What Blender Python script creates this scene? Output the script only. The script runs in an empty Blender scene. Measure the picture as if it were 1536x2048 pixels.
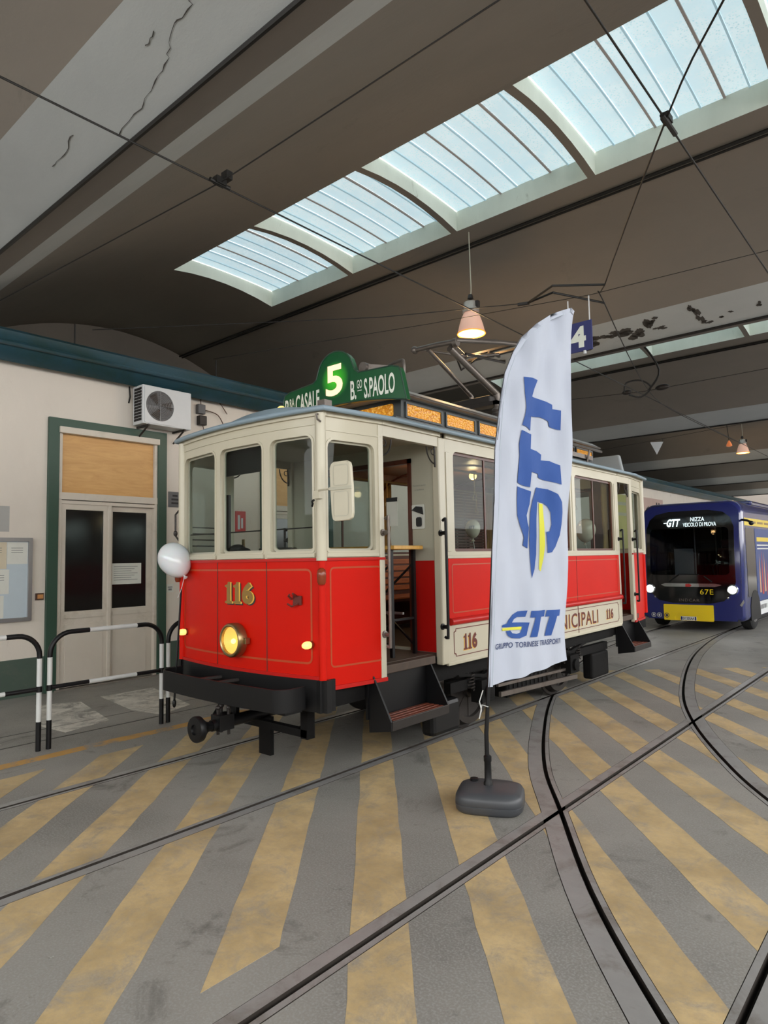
import bpy, bmesh, math, random
from mathutils import Vector, Matrix
random.seed(7)
scn = bpy.context.scene
COL = scn.collection
R = math.radians

# ---------------------------------------------------------------- camera, sky, exposure
CAM_Z = 1.75
YAW, PITCH, ROLL, FPX = R(40.7347), R(4.01524), R(-1.04034), 1315.27
cam_d = bpy.data.cameras.new('camera'); cam = bpy.data.objects.new('camera', cam_d); COL.objects.link(cam)
cam_d.sensor_fit = 'HORIZONTAL'; cam_d.sensor_width = 36.0; cam_d.lens = FPX * 36.0 / 1536.0
cam_d.clip_start = 0.05; cam_d.clip_end = 300
fw = Vector((-math.sin(YAW), math.cos(YAW), 0)); rt = Vector((math.cos(YAW), math.sin(YAW), 0)); upv = Vector((0, 0, 1))
F_ = fw * math.cos(PITCH) + upv * math.sin(PITCH); U_ = upv * math.cos(PITCH) - fw * math.sin(PITCH)
R_ = rt * math.cos(ROLL) + U_ * math.sin(ROLL); U2 = U_ * math.cos(ROLL) - rt * math.sin(ROLL)
cam.matrix_world = Matrix(((R_.x, U2.x, -F_.x, 0), (R_.y, U2.y, -F_.y, 0), (R_.z, U2.z, -F_.z, CAM_Z), (0, 0, 0, 1)))
scn.camera = cam
W = bpy.data.worlds.new('overcast_sky'); scn.world = W; W.use_nodes = True
bg = W.node_tree.nodes['Background']; bg.inputs[0].default_value = (1.0, 0.995, 0.98, 1); bg.inputs[1].default_value = WORLD_STRENGTH = 5.5
SKYLIGHT = .74            # glow of the backlit roof glazing
scn.cycles.use_light_tree = False; scn.cycles.max_bounces = 5; scn.cycles.diffuse_bounces = 4; scn.cycles.glossy_bounces = 3; scn.cycles.transmission_bounces = 4; scn.cycles.transparent_max_bounces = 12
scn.view_settings.view_transform = 'Standard'; scn.view_settings.look = 'None'
scn.view_settings.gamma = 1.0; scn.view_settings.use_curve_mapping = False; scn.view_settings.exposure = 0.0

# ---------------------------------------------------------------- materials
def lin(c):
    return tuple(((v / 255) / 12.92 if v / 255 <= .04045 else ((v / 255 + .055) / 1.055) ** 2.4) for v in c) + (1.0,)
def base(name):
    m = bpy.data.materials.new(name); m.use_nodes = True; nt = m.node_tree
    return m, nt, nt.nodes['Principled BSDF']
def noise(nt, scale, detail=4, rough=.6, vec=None, dist=0):
    n = nt.nodes.new('ShaderNodeTexNoise'); n.inputs['Scale'].default_value = scale
    n.inputs['Detail'].default_value = detail; n.inputs['Roughness'].default_value = rough; n.inputs['Distortion'].default_value = dist
    if vec is not None: nt.links.new(vec, n.inputs['Vector'])
    return n.outputs['Fac']
def ramp(nt, fac, a, b, ca=(0, 0, 0, 1), cb=(1, 1, 1, 1)):
    r = nt.nodes.new('ShaderNodeValToRGB'); e = r.color_ramp.elements
    e[0].position = a; e[1].position = b; e[0].color = ca; e[1].color = cb
    nt.links.new(fac, r.inputs[0]); return r.outputs[0]
def mix(nt, fac, a, b):
    n = nt.nodes.new('ShaderNodeMix'); n.data_type = 'RGBA'
    for s, v in ((n.inputs[0], fac), (n.inputs[6], a), (n.inputs[7], b)):
        if hasattr(v, 'is_linked'): nt.links.new(v, s)
        else: s.default_value = v
    return n.outputs[2]
def bump(nt, p, h, strength=.3, dist=.01):
    b = nt.nodes.new('ShaderNodeBump'); b.inputs['Strength'].default_value = strength; b.inputs['Distance'].default_value = dist
    nt.links.new(h, b.inputs['Height']); nt.links.new(b.outputs[0], p.inputs['Normal'])
def pos(nt):
    return nt.nodes.new('ShaderNodeNewGeometry').outputs['Position']
def scaled(nt, vec, s):
    n = nt.nodes.new('ShaderNodeMapping'); n.inputs['Scale'].default_value = s; nt.links.new(vec, n.inputs['Vector']); return n.outputs[0]
def paint(name, c, rough=.45, var=.12, scale=6, metal=0, bmp=0, coat=0, dirt=None, dirt_lo=.55, dirt_hi=.75, spec=.5):
    """plain procedural paint: noise-mottled colour, optional dirt and relief"""
    m, nt, p = base(name); P = pos(nt); c = lin(c)
    d = tuple(v * (1 - var) for v in c[:3]) + (1,); l = tuple(min(1, v * (1 + var)) for v in c[:3]) + (1,)
    col = mix(nt, noise(nt, scale, 5, .6, P), d, l)
    if dirt: col = mix(nt, ramp(nt, noise(nt, scale * .45, 8, .7, P, .4), dirt_lo, dirt_hi), col, lin(dirt))
    nt.links.new(col, p.inputs['Base Color'])
    p.inputs['Roughness'].default_value = rough; p.inputs['Metallic'].default_value = metal; p.inputs['Specular IOR Level'].default_value = spec
    if coat: p.inputs['Coat Weight'].default_value = coat; p.inputs['Coat Roughness'].default_value = .08
    if bmp: bump(nt, p, noise(nt, scale * 8, 5, .6, P), bmp, .004)
    return m
def emit(name, c, s, mixbase=None):
    m, nt, p = base(name); P = pos(nt)
    nt.links.new(mix(nt, noise(nt, 14, 3, .5, P), tuple(v * .93 for v in lin(c)[:3]) + (1,), lin(c)), p.inputs['Emission Color'])
    p.inputs['Base Color'].default_value = lin(mixbase or c); p.inputs['Emission Strength'].default_value = s
    p.inputs['Roughness'].default_value = .35; return m
def glass(name, tint=(235, 240, 240), refl=1.0, rough=.0):
    m, nt, p = base(name); nt.nodes.remove(p); o = nt.nodes['Material Output']
    t = nt.nodes.new('ShaderNodeBsdfTransparent'); t.inputs[0].default_value = lin(tint)
    g = nt.nodes.new('ShaderNodeBsdfGlossy'); g.inputs['Roughness'].default_value = rough
    lw = nt.nodes.new('ShaderNodeLayerWeight'); lw.inputs[0].default_value = .5
    pw = nt.nodes.new('ShaderNodeMath'); pw.operation = 'POWER'; nt.links.new(lw.outputs['Facing'], pw.inputs[0]); pw.inputs[1].default_value = 5
    n = noise(nt, 2.5, 3, .5, pos(nt)); mm = nt.nodes.new('ShaderNodeMath'); mm.operation = 'MULTIPLY_ADD'
    nt.links.new(n, mm.inputs[0]); mm.inputs[1].default_value = .012; mm.inputs[2].default_value = .012 * refl
    ad = nt.nodes.new('ShaderNodeMath'); ad.operation = 'MULTIPLY_ADD'; nt.links.new(pw.outputs[0], ad.inputs[0]); ad.inputs[1].default_value = .9 * refl
    nt.links.new(mm.outputs[0], ad.inputs[2]); ad.use_clamp = True
    x = nt.nodes.new('ShaderNodeMixShader'); nt.links.new(ad.outputs[0], x.inputs[0]); nt.links.new(t.outputs[0], x.inputs[1]); nt.links.new(g.outputs[0], x.inputs[2])
    nt.links.new(x.outputs[0], o.inputs[0]); return m
def asphalt_col(nt, P):
    c = mix(nt, ramp(nt, noise(nt, .55, 6, .6, P, .5), .35, .68), lin((114, 111, 106)), lin((142, 138, 132)))
    c = mix(nt, ramp(nt, noise(nt, 90, 2, .5, P), .45, .8), c, lin((148, 147, 143)))
    c = mix(nt, ramp(nt, noise(nt, 1.7, 8, .72, P, .8), .56, .76), c, lin((72, 70, 66)))
    c = mix(nt, ramp(nt, noise(nt, 11, 7, .8, P, .4), .58, .8), c, lin((82, 80, 76)))
    return mix(nt, ramp(nt, noise(nt, 5.5, 6, .75, P, .3), .71, .735), c, lin((190, 190, 185)))
def asphalt():
    m, nt, p = base('asphalt'); P = pos(nt)
    nt.links.new(asphalt_col(nt, P), p.inputs['Base Color'])
    r = nt.nodes.new('ShaderNodeMapRange'); nt.links.new(noise(nt, 1.1, 5, .6, P), r.inputs[0]); r.inputs[3].default_value = .42; r.inputs[4].default_value = .78
    nt.links.new(r.outputs[0], p.inputs['Roughness']); bump(nt, p, noise(nt, 70, 4, .7, P), .22, .006); return m
def worn_paint(name, c, c2, lo=.56, hi=.74):
    m, nt, p = base(name); P = pos(nt)
    y = mix(nt, noise(nt, 14, 6, .75, P), lin(c), lin(c2))
    y = mix(nt, ramp(nt, noise(nt, 2.2, 5, .6, P), .4, .7), y, lin(tuple(v * .88 for v in c)))
    a_ = asphalt_col(nt, P)
    y = mix(nt, ramp(nt, noise(nt, 24, 8, .82, P, .5), .46, .72), y, mix(nt, .35, y, a_))
    col = mix(nt, ramp(nt, noise(nt, 3.1, 9, .78, P, .6), lo, hi), y, a_)
    nt.links.new(col, p.inputs['Base Color']); p.inputs['Roughness'].default_value = .62
    bump(nt, p, noise(nt, 60, 4, .7, P), .25, .005); return m
def concrete(name, c, c2, stain=(60, 56, 50), lo=.58, hi=.8, streak=(1, 1, 1), scale=.6):
    m, nt, p = base(name); P = scaled(nt, pos(nt), streak)
    col = mix(nt, ramp(nt, noise(nt, scale, 6, .62, P, .3), .3, .7), lin(c), lin(c2))
    col = mix(nt, ramp(nt, noise(nt, scale * 3.2, 9, .75, P, .8), lo, hi), col, lin(stain))
    nt.links.new(col, p.inputs['Base Color']); p.inputs['Roughness'].default_value = .85
    bump(nt, p, noise(nt, 18, 6, .7, P), .25, .01); return m
def wood(name, c, c2, axis=(1, 1, 12), rough=.45, scale=5):
    m, nt, p = base(name); P = scaled(nt, pos(nt), axis)
    nt.links.new(mix(nt, ramp(nt, noise(nt, scale, 8, .65, P, 1.2), .3, .72), lin(c), lin(c2)), p.inputs['Base Color'])
    p.inputs['Roughness'].default_value = rough; bump(nt, p, noise(nt, scale * 3, 5, .6, P), .15, .004); return m
def skyglass():
    m, nt, p = base('roof_glazing'); P = pos(nt)
    v = nt.nodes.new('ShaderNodeTexVoronoi'); v.inputs['Scale'].default_value = 38; nt.links.new(P, v.inputs['Vector'])
    a = mix(nt, ramp(nt, v.outputs['Distance'], .02, .4), lin((128, 168, 188)), lin((214, 236, 243)))
    a = mix(nt, ramp(nt, noise(nt, 3, 6, .65, P), .46, .6), a, lin((200, 228, 239)))
    nt.links.new(a, p.inputs['Emission Color']); p.inputs['Emission Strength'].default_value = SKYLIGHT
    p.inputs['Base Color'].default_value = lin((180, 200, 205)); p.inputs['Roughness'].default_value = .4; return m
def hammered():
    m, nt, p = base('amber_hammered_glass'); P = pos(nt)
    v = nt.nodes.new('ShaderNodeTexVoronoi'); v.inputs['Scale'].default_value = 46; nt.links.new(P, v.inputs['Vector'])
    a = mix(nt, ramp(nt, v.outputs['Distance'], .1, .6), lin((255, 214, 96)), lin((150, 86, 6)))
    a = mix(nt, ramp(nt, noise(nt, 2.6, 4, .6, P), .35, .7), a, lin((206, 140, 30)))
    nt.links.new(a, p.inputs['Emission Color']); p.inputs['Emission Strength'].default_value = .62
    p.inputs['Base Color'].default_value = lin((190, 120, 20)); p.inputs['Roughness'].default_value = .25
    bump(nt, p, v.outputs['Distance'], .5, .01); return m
M = {}
M['asphalt'] = asphalt()
M['yellow_paint'] = worn_paint('yellow_road_paint', (176, 151, 108), (202, 177, 132), .50, .74)
M['orange_paint'] = worn_paint('orange_road_paint', (196, 146, 62), (176, 134, 76), .5, .62)
M['white_road'] = worn_paint('white_road_paint', (196, 192, 182), (220, 216, 206), .46, .6)
M['groove'] = paint('groove_grime', (50, 45, 41), .8, .3, 12, spec=.2)
M['rail'] = paint('rail_steel', (146, 144, 142), .42, .16, 9, .25, .15, dirt=(112, 106, 100), dirt_lo=.5, dirt_hi=.7)
M['vault'] = concrete('vault_plaster', (128, 120, 111), (115, 109, 101), (96, 91, 85), .6, .85, (.5, 1, 1), .5)
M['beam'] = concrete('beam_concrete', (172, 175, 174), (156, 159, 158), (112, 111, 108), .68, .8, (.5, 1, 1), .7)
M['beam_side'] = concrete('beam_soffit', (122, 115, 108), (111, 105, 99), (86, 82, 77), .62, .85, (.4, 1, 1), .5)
M['well'] = concrete('white_plaster_well', (222, 226, 214), (204, 208, 196), (120, 118, 100), .62, .8, (1, 1, .4), 1.6)
M['flake'] = paint('flaked_dark_concrete', (66, 62, 58), .9, .3, 12, 0, .4)
M['skyglass'] = skyglass()
M['skybar'] = emit('glazing_rib_glow', (150, 178, 190), .62)  # ribs emit in place of daylight coming through them
M['skybar2'] = emit('glazing_lap_glow', (126, 120, 116), .45)  # dimmer emission for the daylight behind the overlaps
M['wall'] = concrete('wall_plaster', (224, 215, 203), (214, 205, 194), (160, 148, 132), .6, .82, (1, 1, .6), .8)
M['wall_green'] = paint('dado_green', (72, 88, 78), .6, .12, 4, dirt=(96, 98, 90))
M['dark_green'] = paint('frame_green', (46, 74, 60), .45, .1, 5)
M['teal'] = paint('gutter_teal', (36, 68, 80), .4, .22, 3, 0, .1, dirt=(30, 54, 48), dirt_lo=.42, dirt_hi=.7)
M['door_paint'] = paint('door_putty', (206, 197, 184), .5, .08, 3, dirt=(176, 166, 150))
M['ply'] = wood('plywood', (216, 170, 108), (196, 148, 88), (1, 1.2, 8), .5, 1.6)
M['darkglass'] = paint('dark_pane', (26, 25, 26), .12, .3, 3)
M['paper'] = paint('paper', (214, 214, 206), .7, .06, 8)
M['paper2'] = paint('paper_cream', (206, 194, 170), .7, .06, 8)
M['bluegrey'] = paint('board_backing', (186, 198, 206), .45, .06, 5)
M['alu'] = paint('aluminium', (168, 166, 166), .35, .08, 9, .8)
M['ink'] = paint('black_print', (34, 34, 36), .6, .1, 20)
M['grey_ink'] = paint('grey_print', (120, 122, 122), .7, .1, 20)
M['signgrey'] = paint('sign_grey', (92, 92, 94), .5, .15, 9)
M['brown'] = paint('brown_plastic', (78, 52, 38), .4, .1, 9)
M['copper'] = paint('copper_face', (196, 138, 84), .4, .1, 12)
M['redsign'] = paint('red_sign', (190, 34, 34), .4, .06, 5)
M['whitep'] = paint('white_plastic', (206, 208, 210), .4, .05, 6)
M['black'] = paint('black_paint', (13, 13, 15), .42, .25, 8, spec=.35)
M['blackmatte'] = paint('black_underframe', (12, 11, 11), .75, .4, 6, 0, .2, dirt=(36, 31, 27), dirt_lo=.58, dirt_hi=.85, spec=.2)
M['white_gloss'] = paint('white_gloss', (206, 208, 206), .3, .04, 8)
M['red'] = paint('tram_red', (198, 20, 3), .45, .08, 2.5, 0, .02, .03, spec=.14)
M['redmould'] = paint('tram_red_moulding', (182, 20, 14), .4, .08, 4, 0, 0, .06, spec=.3)
M['cream'] = paint('tram_cream', (192, 185, 164), .4, .06, 3, 0, .03, .2)
M['cream_old'] = paint('tram_cream_inside', (178, 174, 156), .45, .08, 3)
M['roofgrey'] = paint('roof_blue_grey', (134, 152, 164), .4, .1, 4, 0, .03)
M['lidgrey'] = paint('clerestory_lid_grey', (150, 154, 155), .45, .08, 3)
M['clerestory'] = paint('clerestory_dark', (66, 70, 70), .45, .15, 5)
M['gold'] = paint('gold_paint', (138, 106, 46), .4, .15, 12)
M['goldline'] = paint('faded_gold_lining', (176, 66, 28), .35, .2, 9)
M['goldhi'] = paint('yellow_highlight', (232, 182, 74), .4, .1, 12)
M['maroon'] = paint('maroon_print', (98, 36, 28), .5, .12, 14)
M['brass'] = paint('worn_brass', (156, 136, 98), .3, .2, 14, .9, .05)
M['steel'] = paint('dull_steel', (120, 112, 106), .4, .2, 9, .7, .1, dirt=(84, 66, 54))
M['iron'] = paint('dark_iron', (54, 50, 48), .45, .25, 10, .5, .1)
M['woodred'] = wood('step_wood', (128, 62, 40), (92, 44, 30), (8, 1, 1))
M['bench'] = wood('bench_varnish', (172, 92, 42), (128, 62, 28), (6, 1, 6), .35)
M['mahogany'] = wood('mahogany', (92, 42, 24), (66, 28, 16), (4, 4, 1), .35)
M['ceilwood'] = wood('ceiling_ply', (150, 100, 58), (120, 76, 42), (5, 1, 1), .45)
M['tabletop'] = wood('table_top_wood', (214, 166, 84), (196, 146, 66), (1, 6, 1), .4)
M['curtain'] = paint('curtain_cloth', (150, 118, 70), .85, .2, 14, 0, .2)
M['floorwood'] = wood('floor_boards', (82, 66, 54), (62, 50, 42), (8, 1, 1), .6)
M['glass'] = glass('clear_glass', (224, 230, 228), .45)
M['dimglass'] = glass('dark_tinted_glass', (92, 96, 104), 1.2)
M['busglass'] = glass('bus_windscreen', (150, 156, 160), .9)
M['amber'] = hammered()
M['boardgreen'] = paint('board_green', (20, 84, 46), .3, .08, 4, 0, 0, .4)
M['lettering'] = paint('white_lettering', (232, 234, 222), .45, .04, 14)
M['litfive'] = emit('lit_numeral', (255, 214, 182), .85)
M['lampwarm'] = emit('headlamp_bulb', (255, 214, 120), 4.0)
M['lampglass'] = emit('marker_glass', (255, 206, 120), 1.2)
M['reflector'] = emit('headlamp_reflector_glow', (244, 190, 96), 1.0)  # emission stands in for bulb light reflected by the dish
M['ambdark'] = paint('amber_lens', (126, 52, 22), .2, .15, 12)
M['balloon'] = paint('balloon_latex', (214, 218, 222), .18, .03, 2, 0, 0, .4)
M['balloon'].node_tree.nodes['Principled BSDF'].inputs['Subsurface Weight'].default_value = .25
M['balloon2'] = paint('balloon_latex_warm', (216, 204, 186), .18, .03, 2, 0, 0, .4)
M['cloth'] = paint('flag_cloth', (176, 182, 196), .75, .03, 5, 0, .05)
M['flagblue'] = paint('flag_blue', (34, 74, 144), .7, .06, 6)
M['flagyellow'] = paint('flag_yellow', (206, 204, 62), .7, .05, 6)
M['navytext'] = paint('flag_navy_text', (48, 62, 104), .7, .05, 6)
M['baseplastic'] = paint('base_plastic_grey', (64, 66, 70), .42, .08, 6, 0, .1)
M['navy'] = paint('bus_navy', (30, 38, 100), .2, .06, 3, 0, 0, .6)
M['busblack'] = paint('bus_black_gloss', (10, 10, 13), .08, .1, 3, 0, 0, .6)
M['busyellow'] = paint('bus_yellow', (236, 206, 30), .3, .05, 4, 0, 0, .4)
M['tyre'] = paint('tyre_rubber', (26, 26, 27), .8, .2, 12)
M['chrome'] = paint('bright_trim', (190, 194, 196), .15, .05, 8, .9)
M['led'] = emit('led_white', (226, 246, 250), 1.3)
M['headled'] = emit('bus_headlamp', (255, 255, 250), 9.0)
M['platewhite'] = paint('plate_white', (226, 228, 230), .4, .03, 8)
M['adsky'] = paint('ad_blue', (40, 66, 128), .35, .3, 1.6)
M['adred'] = paint('ad_red', (176, 50, 50), .35, .15, 4)
M['adskin'] = paint('ad_peach', (206, 150, 112), .35, .12, 5)
M['seatred'] = paint('seat_maroon', (96, 28, 34), .7, .1, 9)
M['sign4'] = paint('sign_indigo', (52, 56, 108), .45, .08, 7)
M['wire'] = paint('overhead_wire', (34, 32, 30), .5, .2, 20, .4)
M['lampbody'] = paint('lamp_housing', (176, 168, 160), .35, .15, 14, .5, .1)
M['lampglow'] = emit('sodium_glow', (255, 226, 150), 5.0)
M['lamprim'] = emit('sodium_rim_glow', (255, 150, 50), .9)
M['lampglow2'] = emit('far_lamp_glow', (255, 216, 140), 2.5)
M['lampshade'] = emit('prismatic_shade', (226, 178, 156), .30)
M['posterpink'] = paint('poster_faded', (186, 160, 150), .6, .15, 2)
M['posteryel'] = paint('poster_yellow', (190, 184, 120), .6, .15, 2)
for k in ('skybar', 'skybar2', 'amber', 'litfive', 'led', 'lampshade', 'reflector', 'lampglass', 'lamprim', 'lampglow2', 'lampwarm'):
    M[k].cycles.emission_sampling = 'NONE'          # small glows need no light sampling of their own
# ---------------------------------------------------------------- geometry helpers
ORG = {}                                         # world origin of every root, for local coordinates
class MB:
    def __init__(s): s.v = []; s.f = []
    def add(s, vs, fs):
        o = len(s.v); s.v += [tuple(v) for v in vs]; s.f += [tuple(i + o for i in f) for f in fs]; return s
    def box(s, x0, x1, y0, y1, z0, z1):
        vs = [(x, y, z) for z in (z0, z1) for y in (y0, y1) for x in (x0, x1)]
        return s.add(vs, [(0, 2, 3, 1), (4, 5, 7, 6), (0, 1, 5, 4), (2, 6, 7, 3), (0, 4, 6, 2), (1, 3, 7, 5)])
    def obox(s, c, ax, ay, az):
        c, ax, ay, az = map(Vector, (c, ax, ay, az))
        vs = [c + ax * i + ay * j + az * k for k in (-1, 1) for j in (-1, 1) for i in (-1, 1)]
        return s.add(vs, [(0, 2, 3, 1), (4, 5, 7, 6), (0, 1, 5, 4), (2, 6, 7, 3), (0, 4, 6, 2), (1, 3, 7, 5)])
    def bar(s, a, b, w, h, up=(0, 0, 1)):
        a, b = Vector(a), Vector(b); d = b - a; u = Vector(up)
        sx = d.cross(u).normalized(); u = sx.cross(d).normalized()
        return s.obox((a + b) / 2, d / 2, sx * w / 2, u * h / 2)
    def tube(s, pts, r, n=8, closed=False, cap=True):
        pts = [Vector(p) for p in pts]; m = len(pts); rs = r if isinstance(r, (list, tuple)) else [r] * m
        prev = None; base_i = len(s.v); ref = Vector((0, 0, 1))
        for i, p in enumerate(pts):
            if closed: t = pts[(i + 1) % m] - pts[i - 1]
            else: t = pts[min(i + 1, m - 1)] - pts[max(i - 1, 0)]
            t.normalize()
            if prev is None:
                ref = Vector((0, 0, 1)) if abs(t.z) < .9 else Vector((1, 0, 0)); prev = t.cross(ref).normalized()
            else: prev = (prev - t * prev.dot(t)).normalized()
            b = t.cross(prev)
            for k in range(n):
                a = 2 * math.pi * k / n; s.v.append(tuple(p + (prev * math.cos(a) + b * math.sin(a)) * rs[i]))
        for i in range(m if closed else m - 1):
            for k in range(n):
                j = (i + 1) % m
                s.f.append((base_i + i * n + k, base_i + i * n + (k + 1) % n, base_i + j * n + (k + 1) % n, base_i + j * n + k))
        if cap and not closed:
            s.f.append(tuple(base_i + k for k in range(n))[::-1]); s.f.append(tuple(base_i + (m - 1) * n + k for k in range(n)))
        return s
    def cyl(s, a, b, r, r2=None, n=18): return s.tube([a, b], [r, r if r2 is None else r2], n)
    def lathe(s, prof, c, axis=(0, 0, 1), n=24, cap=True):
        ax = Vector(axis).normalized(); c = Vector(c)
        p = ax.cross(Vector((0, 0, 1)) if abs(ax.z) < .9 else Vector((1, 0, 0))).normalized(); q = ax.cross(p); o = len(s.v)
        for r, h in prof:
            for k in range(n):
                a = 2 * math.pi * k / n; s.v.append(tuple(c + ax * h + (p * math.cos(a) + q * math.sin(a)) * max(r, 1e-4)))
        for i in range(len(prof) - 1):
            for k in range(n): s.f.append((o + i * n + k, o + i * n + (k + 1) % n, o + (i + 1) * n + (k + 1) % n, o + (i + 1) * n + k))
        if cap: s.f.append(tuple(o + k for k in range(n))[::-1]); s.f.append(tuple(o + (len(prof) - 1) * n + k for k in range(n)))
        return s
    def ball(s, c, rx, ry, rz, nu=20, nv=12):
        o = len(s.v); c = Vector(c)
        for i in range(nv + 1):
            t = math.pi * i / nv
            for k in range(nu):
                a = 2 * math.pi * k / nu; s.v.append((c.x + rx * math.sin(t) * math.cos(a), c.y + ry * math.sin(t) * math.sin(a), c.z + rz * math.cos(t)))
        for i in range(nv):
            for k in range(nu): s.f.append((o + i * nu + k, o + i * nu + (k + 1) % nu, o + (i + 1) * nu + (k + 1) % nu, o + (i + 1) * nu + k))
        return s
    def panel(s, outer, holes, fn, t, cutx=(), cutz=()):
        """2-D outline with holes, mapped by fn(a, b, depth) to a plate of thickness t"""
        bm = bmesh.new(); E = []
        for loop in [outer] + list(holes):
            vs = [bm.verts.new((a, b, 0)) for a, b in loop]
            E += [bm.edges.new((vs[i], vs[(i + 1) % len(vs)])) for i in range(len(vs))]
        bmesh.ops.triangle_fill(bm, use_beauty=True, use_dissolve=False, edges=E)
        for x in cutx: bmesh.ops.bisect_plane(bm, geom=bm.verts[:] + bm.edges[:] + bm.faces[:], plane_co=(x, 0, 0), plane_no=(1, 0, 0))
        for z in cutz: bmesh.ops.bisect_plane(bm, geom=bm.verts[:] + bm.edges[:] + bm.faces[:], plane_co=(0, z, 0), plane_no=(0, 1, 0))
        bm.verts.ensure_lookup_table(); bm.verts.index_update(); n = len(bm.verts)
        A = [fn(v.co.x, v.co.y, 0) for v in bm.verts]; fs = [tuple(v.index for v in f.verts) for f in bm.faces]
        if t:
            B = [fn(v.co.x, v.co.y, -t) for v in bm.verts]; f2 = [tuple(i + n for i in f[::-1]) for f in fs]
            side = [(e.verts[0].index, e.verts[1].index, e.verts[1].index + n, e.verts[0].index + n) for e in bm.edges if len(e.link_faces) == 1]
            s.add(A + B, fs + f2 + side)
        else: s.add(A, fs)
        bm.free(); return s
    def build(s, name, mat, parent=None, smooth=0, bevel=0, kind=None, label=None):
        o = ORG.get(parent.name, (0, 0, 0)) if parent else (0, 0, 0)
        me = bpy.data.meshes.new(name); me.from_pydata([(x - o[0], y - o[1], z - o[2]) for x, y, z in s.v], [], s.f)
        bm = bmesh.new(); bm.from_mesh(me); bmesh.ops.remove_doubles(bm, verts=bm.verts, dist=1e-5)
        bmesh.ops.recalc_face_normals(bm, faces=bm.faces); bm.to_mesh(me); bm.free()
        me.materials.append(M[mat] if isinstance(mat, str) else mat)
        ob = bpy.data.objects.new(name, me); COL.objects.link(ob)
        if parent: ob.parent = parent; ORG[ob.name] = o
        if smooth:
            me.polygons.foreach_set('use_smooth', [True] * len(me.polygons)); me.set_sharp_from_angle(angle=R(smooth))
        if bevel:
            b = ob.modifiers.new('bevel', 'BEVEL'); b.width = bevel; b.segments = 2; b.limit_method = 'ANGLE'
        if kind: ob['kind'] = kind
        if label: ob['label'] = label
        return ob
def tag(o, label, cat, group=None):
    o['label'] = label; o['category'] = cat
    if group: o['group'] = group
    return o
def thing(name, label, cat, loc, group=None):
    o = bpy.data.objects.new(name, None); COL.objects.link(o); o.location = loc; o.empty_display_size = .1
    ORG[o.name] = tuple(loc); return tag(o, label, cat, group)
def struct(name, loc=(0, 0, 0)):
    o = bpy.data.objects.new(name, None); COL.objects.link(o); o.location = loc; ORG[o.name] = tuple(loc); o['kind'] = 'structure'; o.empty_display_size = .1; return o
def rrect(x0, x1, z0, z1, r=.05, n=4, rb=None):
    """rounded rectangle; rb = radius of the bottom corners"""
    rb = r if rb is None else rb; P = []
    for cx, cz, a0, rr in ((x1 - rb, z0 + rb, -90, rb), (x1 - r, z1 - r, 0, r), (x0 + r, z1 - r, 90, r), (x0 + rb, z0 + rb, 180, rb)):
        if rr < 1e-4: P.append((cx, cz)); continue
        for k in range(n + 1):
            a = R(a0 + 90 * k / n); P.append((cx + rr * math.cos(a), cz + rr * math.sin(a)))
    return P
def frame_band(mb, x0, x1, z0, z1, r, w, fn, t, cutx=()):
    return mb.panel(rrect(x0, x1, z0, z1, r), [rrect(x0 + w, x1 - w, z0 + w, z1 - w, max(r - w, .004))], fn, t, cutx)
_tc = {}
def text2d(body, bold=.0, shear=0, space=1.0):
    k = (body, bold, shear, space)
    if k not in _tc:
        cu = bpy.data.curves.new('t', 'FONT'); cu.body = body; cu.size = 1; cu.offset = bold; cu.shear = shear; cu.space_character = space; cu.resolution_u = 4
        ob = bpy.data.objects.new('t', cu); COL.objects.link(ob); bpy.context.view_layer.update()
        dg = bpy.context.evaluated_depsgraph_get(); me = ob.evaluated_get(dg).to_mesh()
        vs = [(v.co.x, v.co.y) for v in me.vertices]; fs = [tuple(p.vertices) for p in me.polygons]
        ob.evaluated_get(dg).to_mesh_clear(); bpy.data.objects.remove(ob); bpy.data.curves.remove(cu)
        x0 = min(v[0] for v in vs); x1 = max(v[0] for v in vs); y0 = min(v[1] for v in vs); y1 = max(v[1] for v in vs)
        _tc[k] = ([((x - x0) / (x1 - x0), (y - y0) / (y1 - y0)) for x, y in vs], fs)
    return _tc[k]
def text(mb, body, a0, a1, b0, b1, fn, d=.003, bold=.0, shear=0, space=1.0, slope=0.0):
    """flat lettering filling the rectangle a0..a1 x b0..b1 of a surface fn; slope raises the far end"""
    vs, fs = text2d(body, bold, shear, space)
    return mb.add([fn(a0 + (a1 - a0) * u, b0 + (b1 - b0) * v + slope * u, d) for u, v in vs], fs)
def copy_tree(o, parent=None):
    c = o.copy(); COL.objects.link(c); c.parent = parent
    for ch in o.children: copy_tree(ch, c)
    return c
def smooth_path(pts, n=10):
    """Catmull-Rom resampling of a polyline"""
    P = [Vector(p) for p in pts]; out = []
    for i in range(len(P) - 1):
        p0, p1, p2, p3 = P[max(i - 1, 0)], P[i], P[i + 1], P[min(i + 2, len(P) - 1)]
        for k in range(n):
            t = k / n
            out.append(.5 * ((2 * p1) + (p2 - p0) * t + (2 * p0 - 5 * p1 + 4 * p2 - p3) * t * t + (3 * p1 - p0 - 3 * p2 + p3) * t ** 3))
    return out + [P[-1]]
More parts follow.
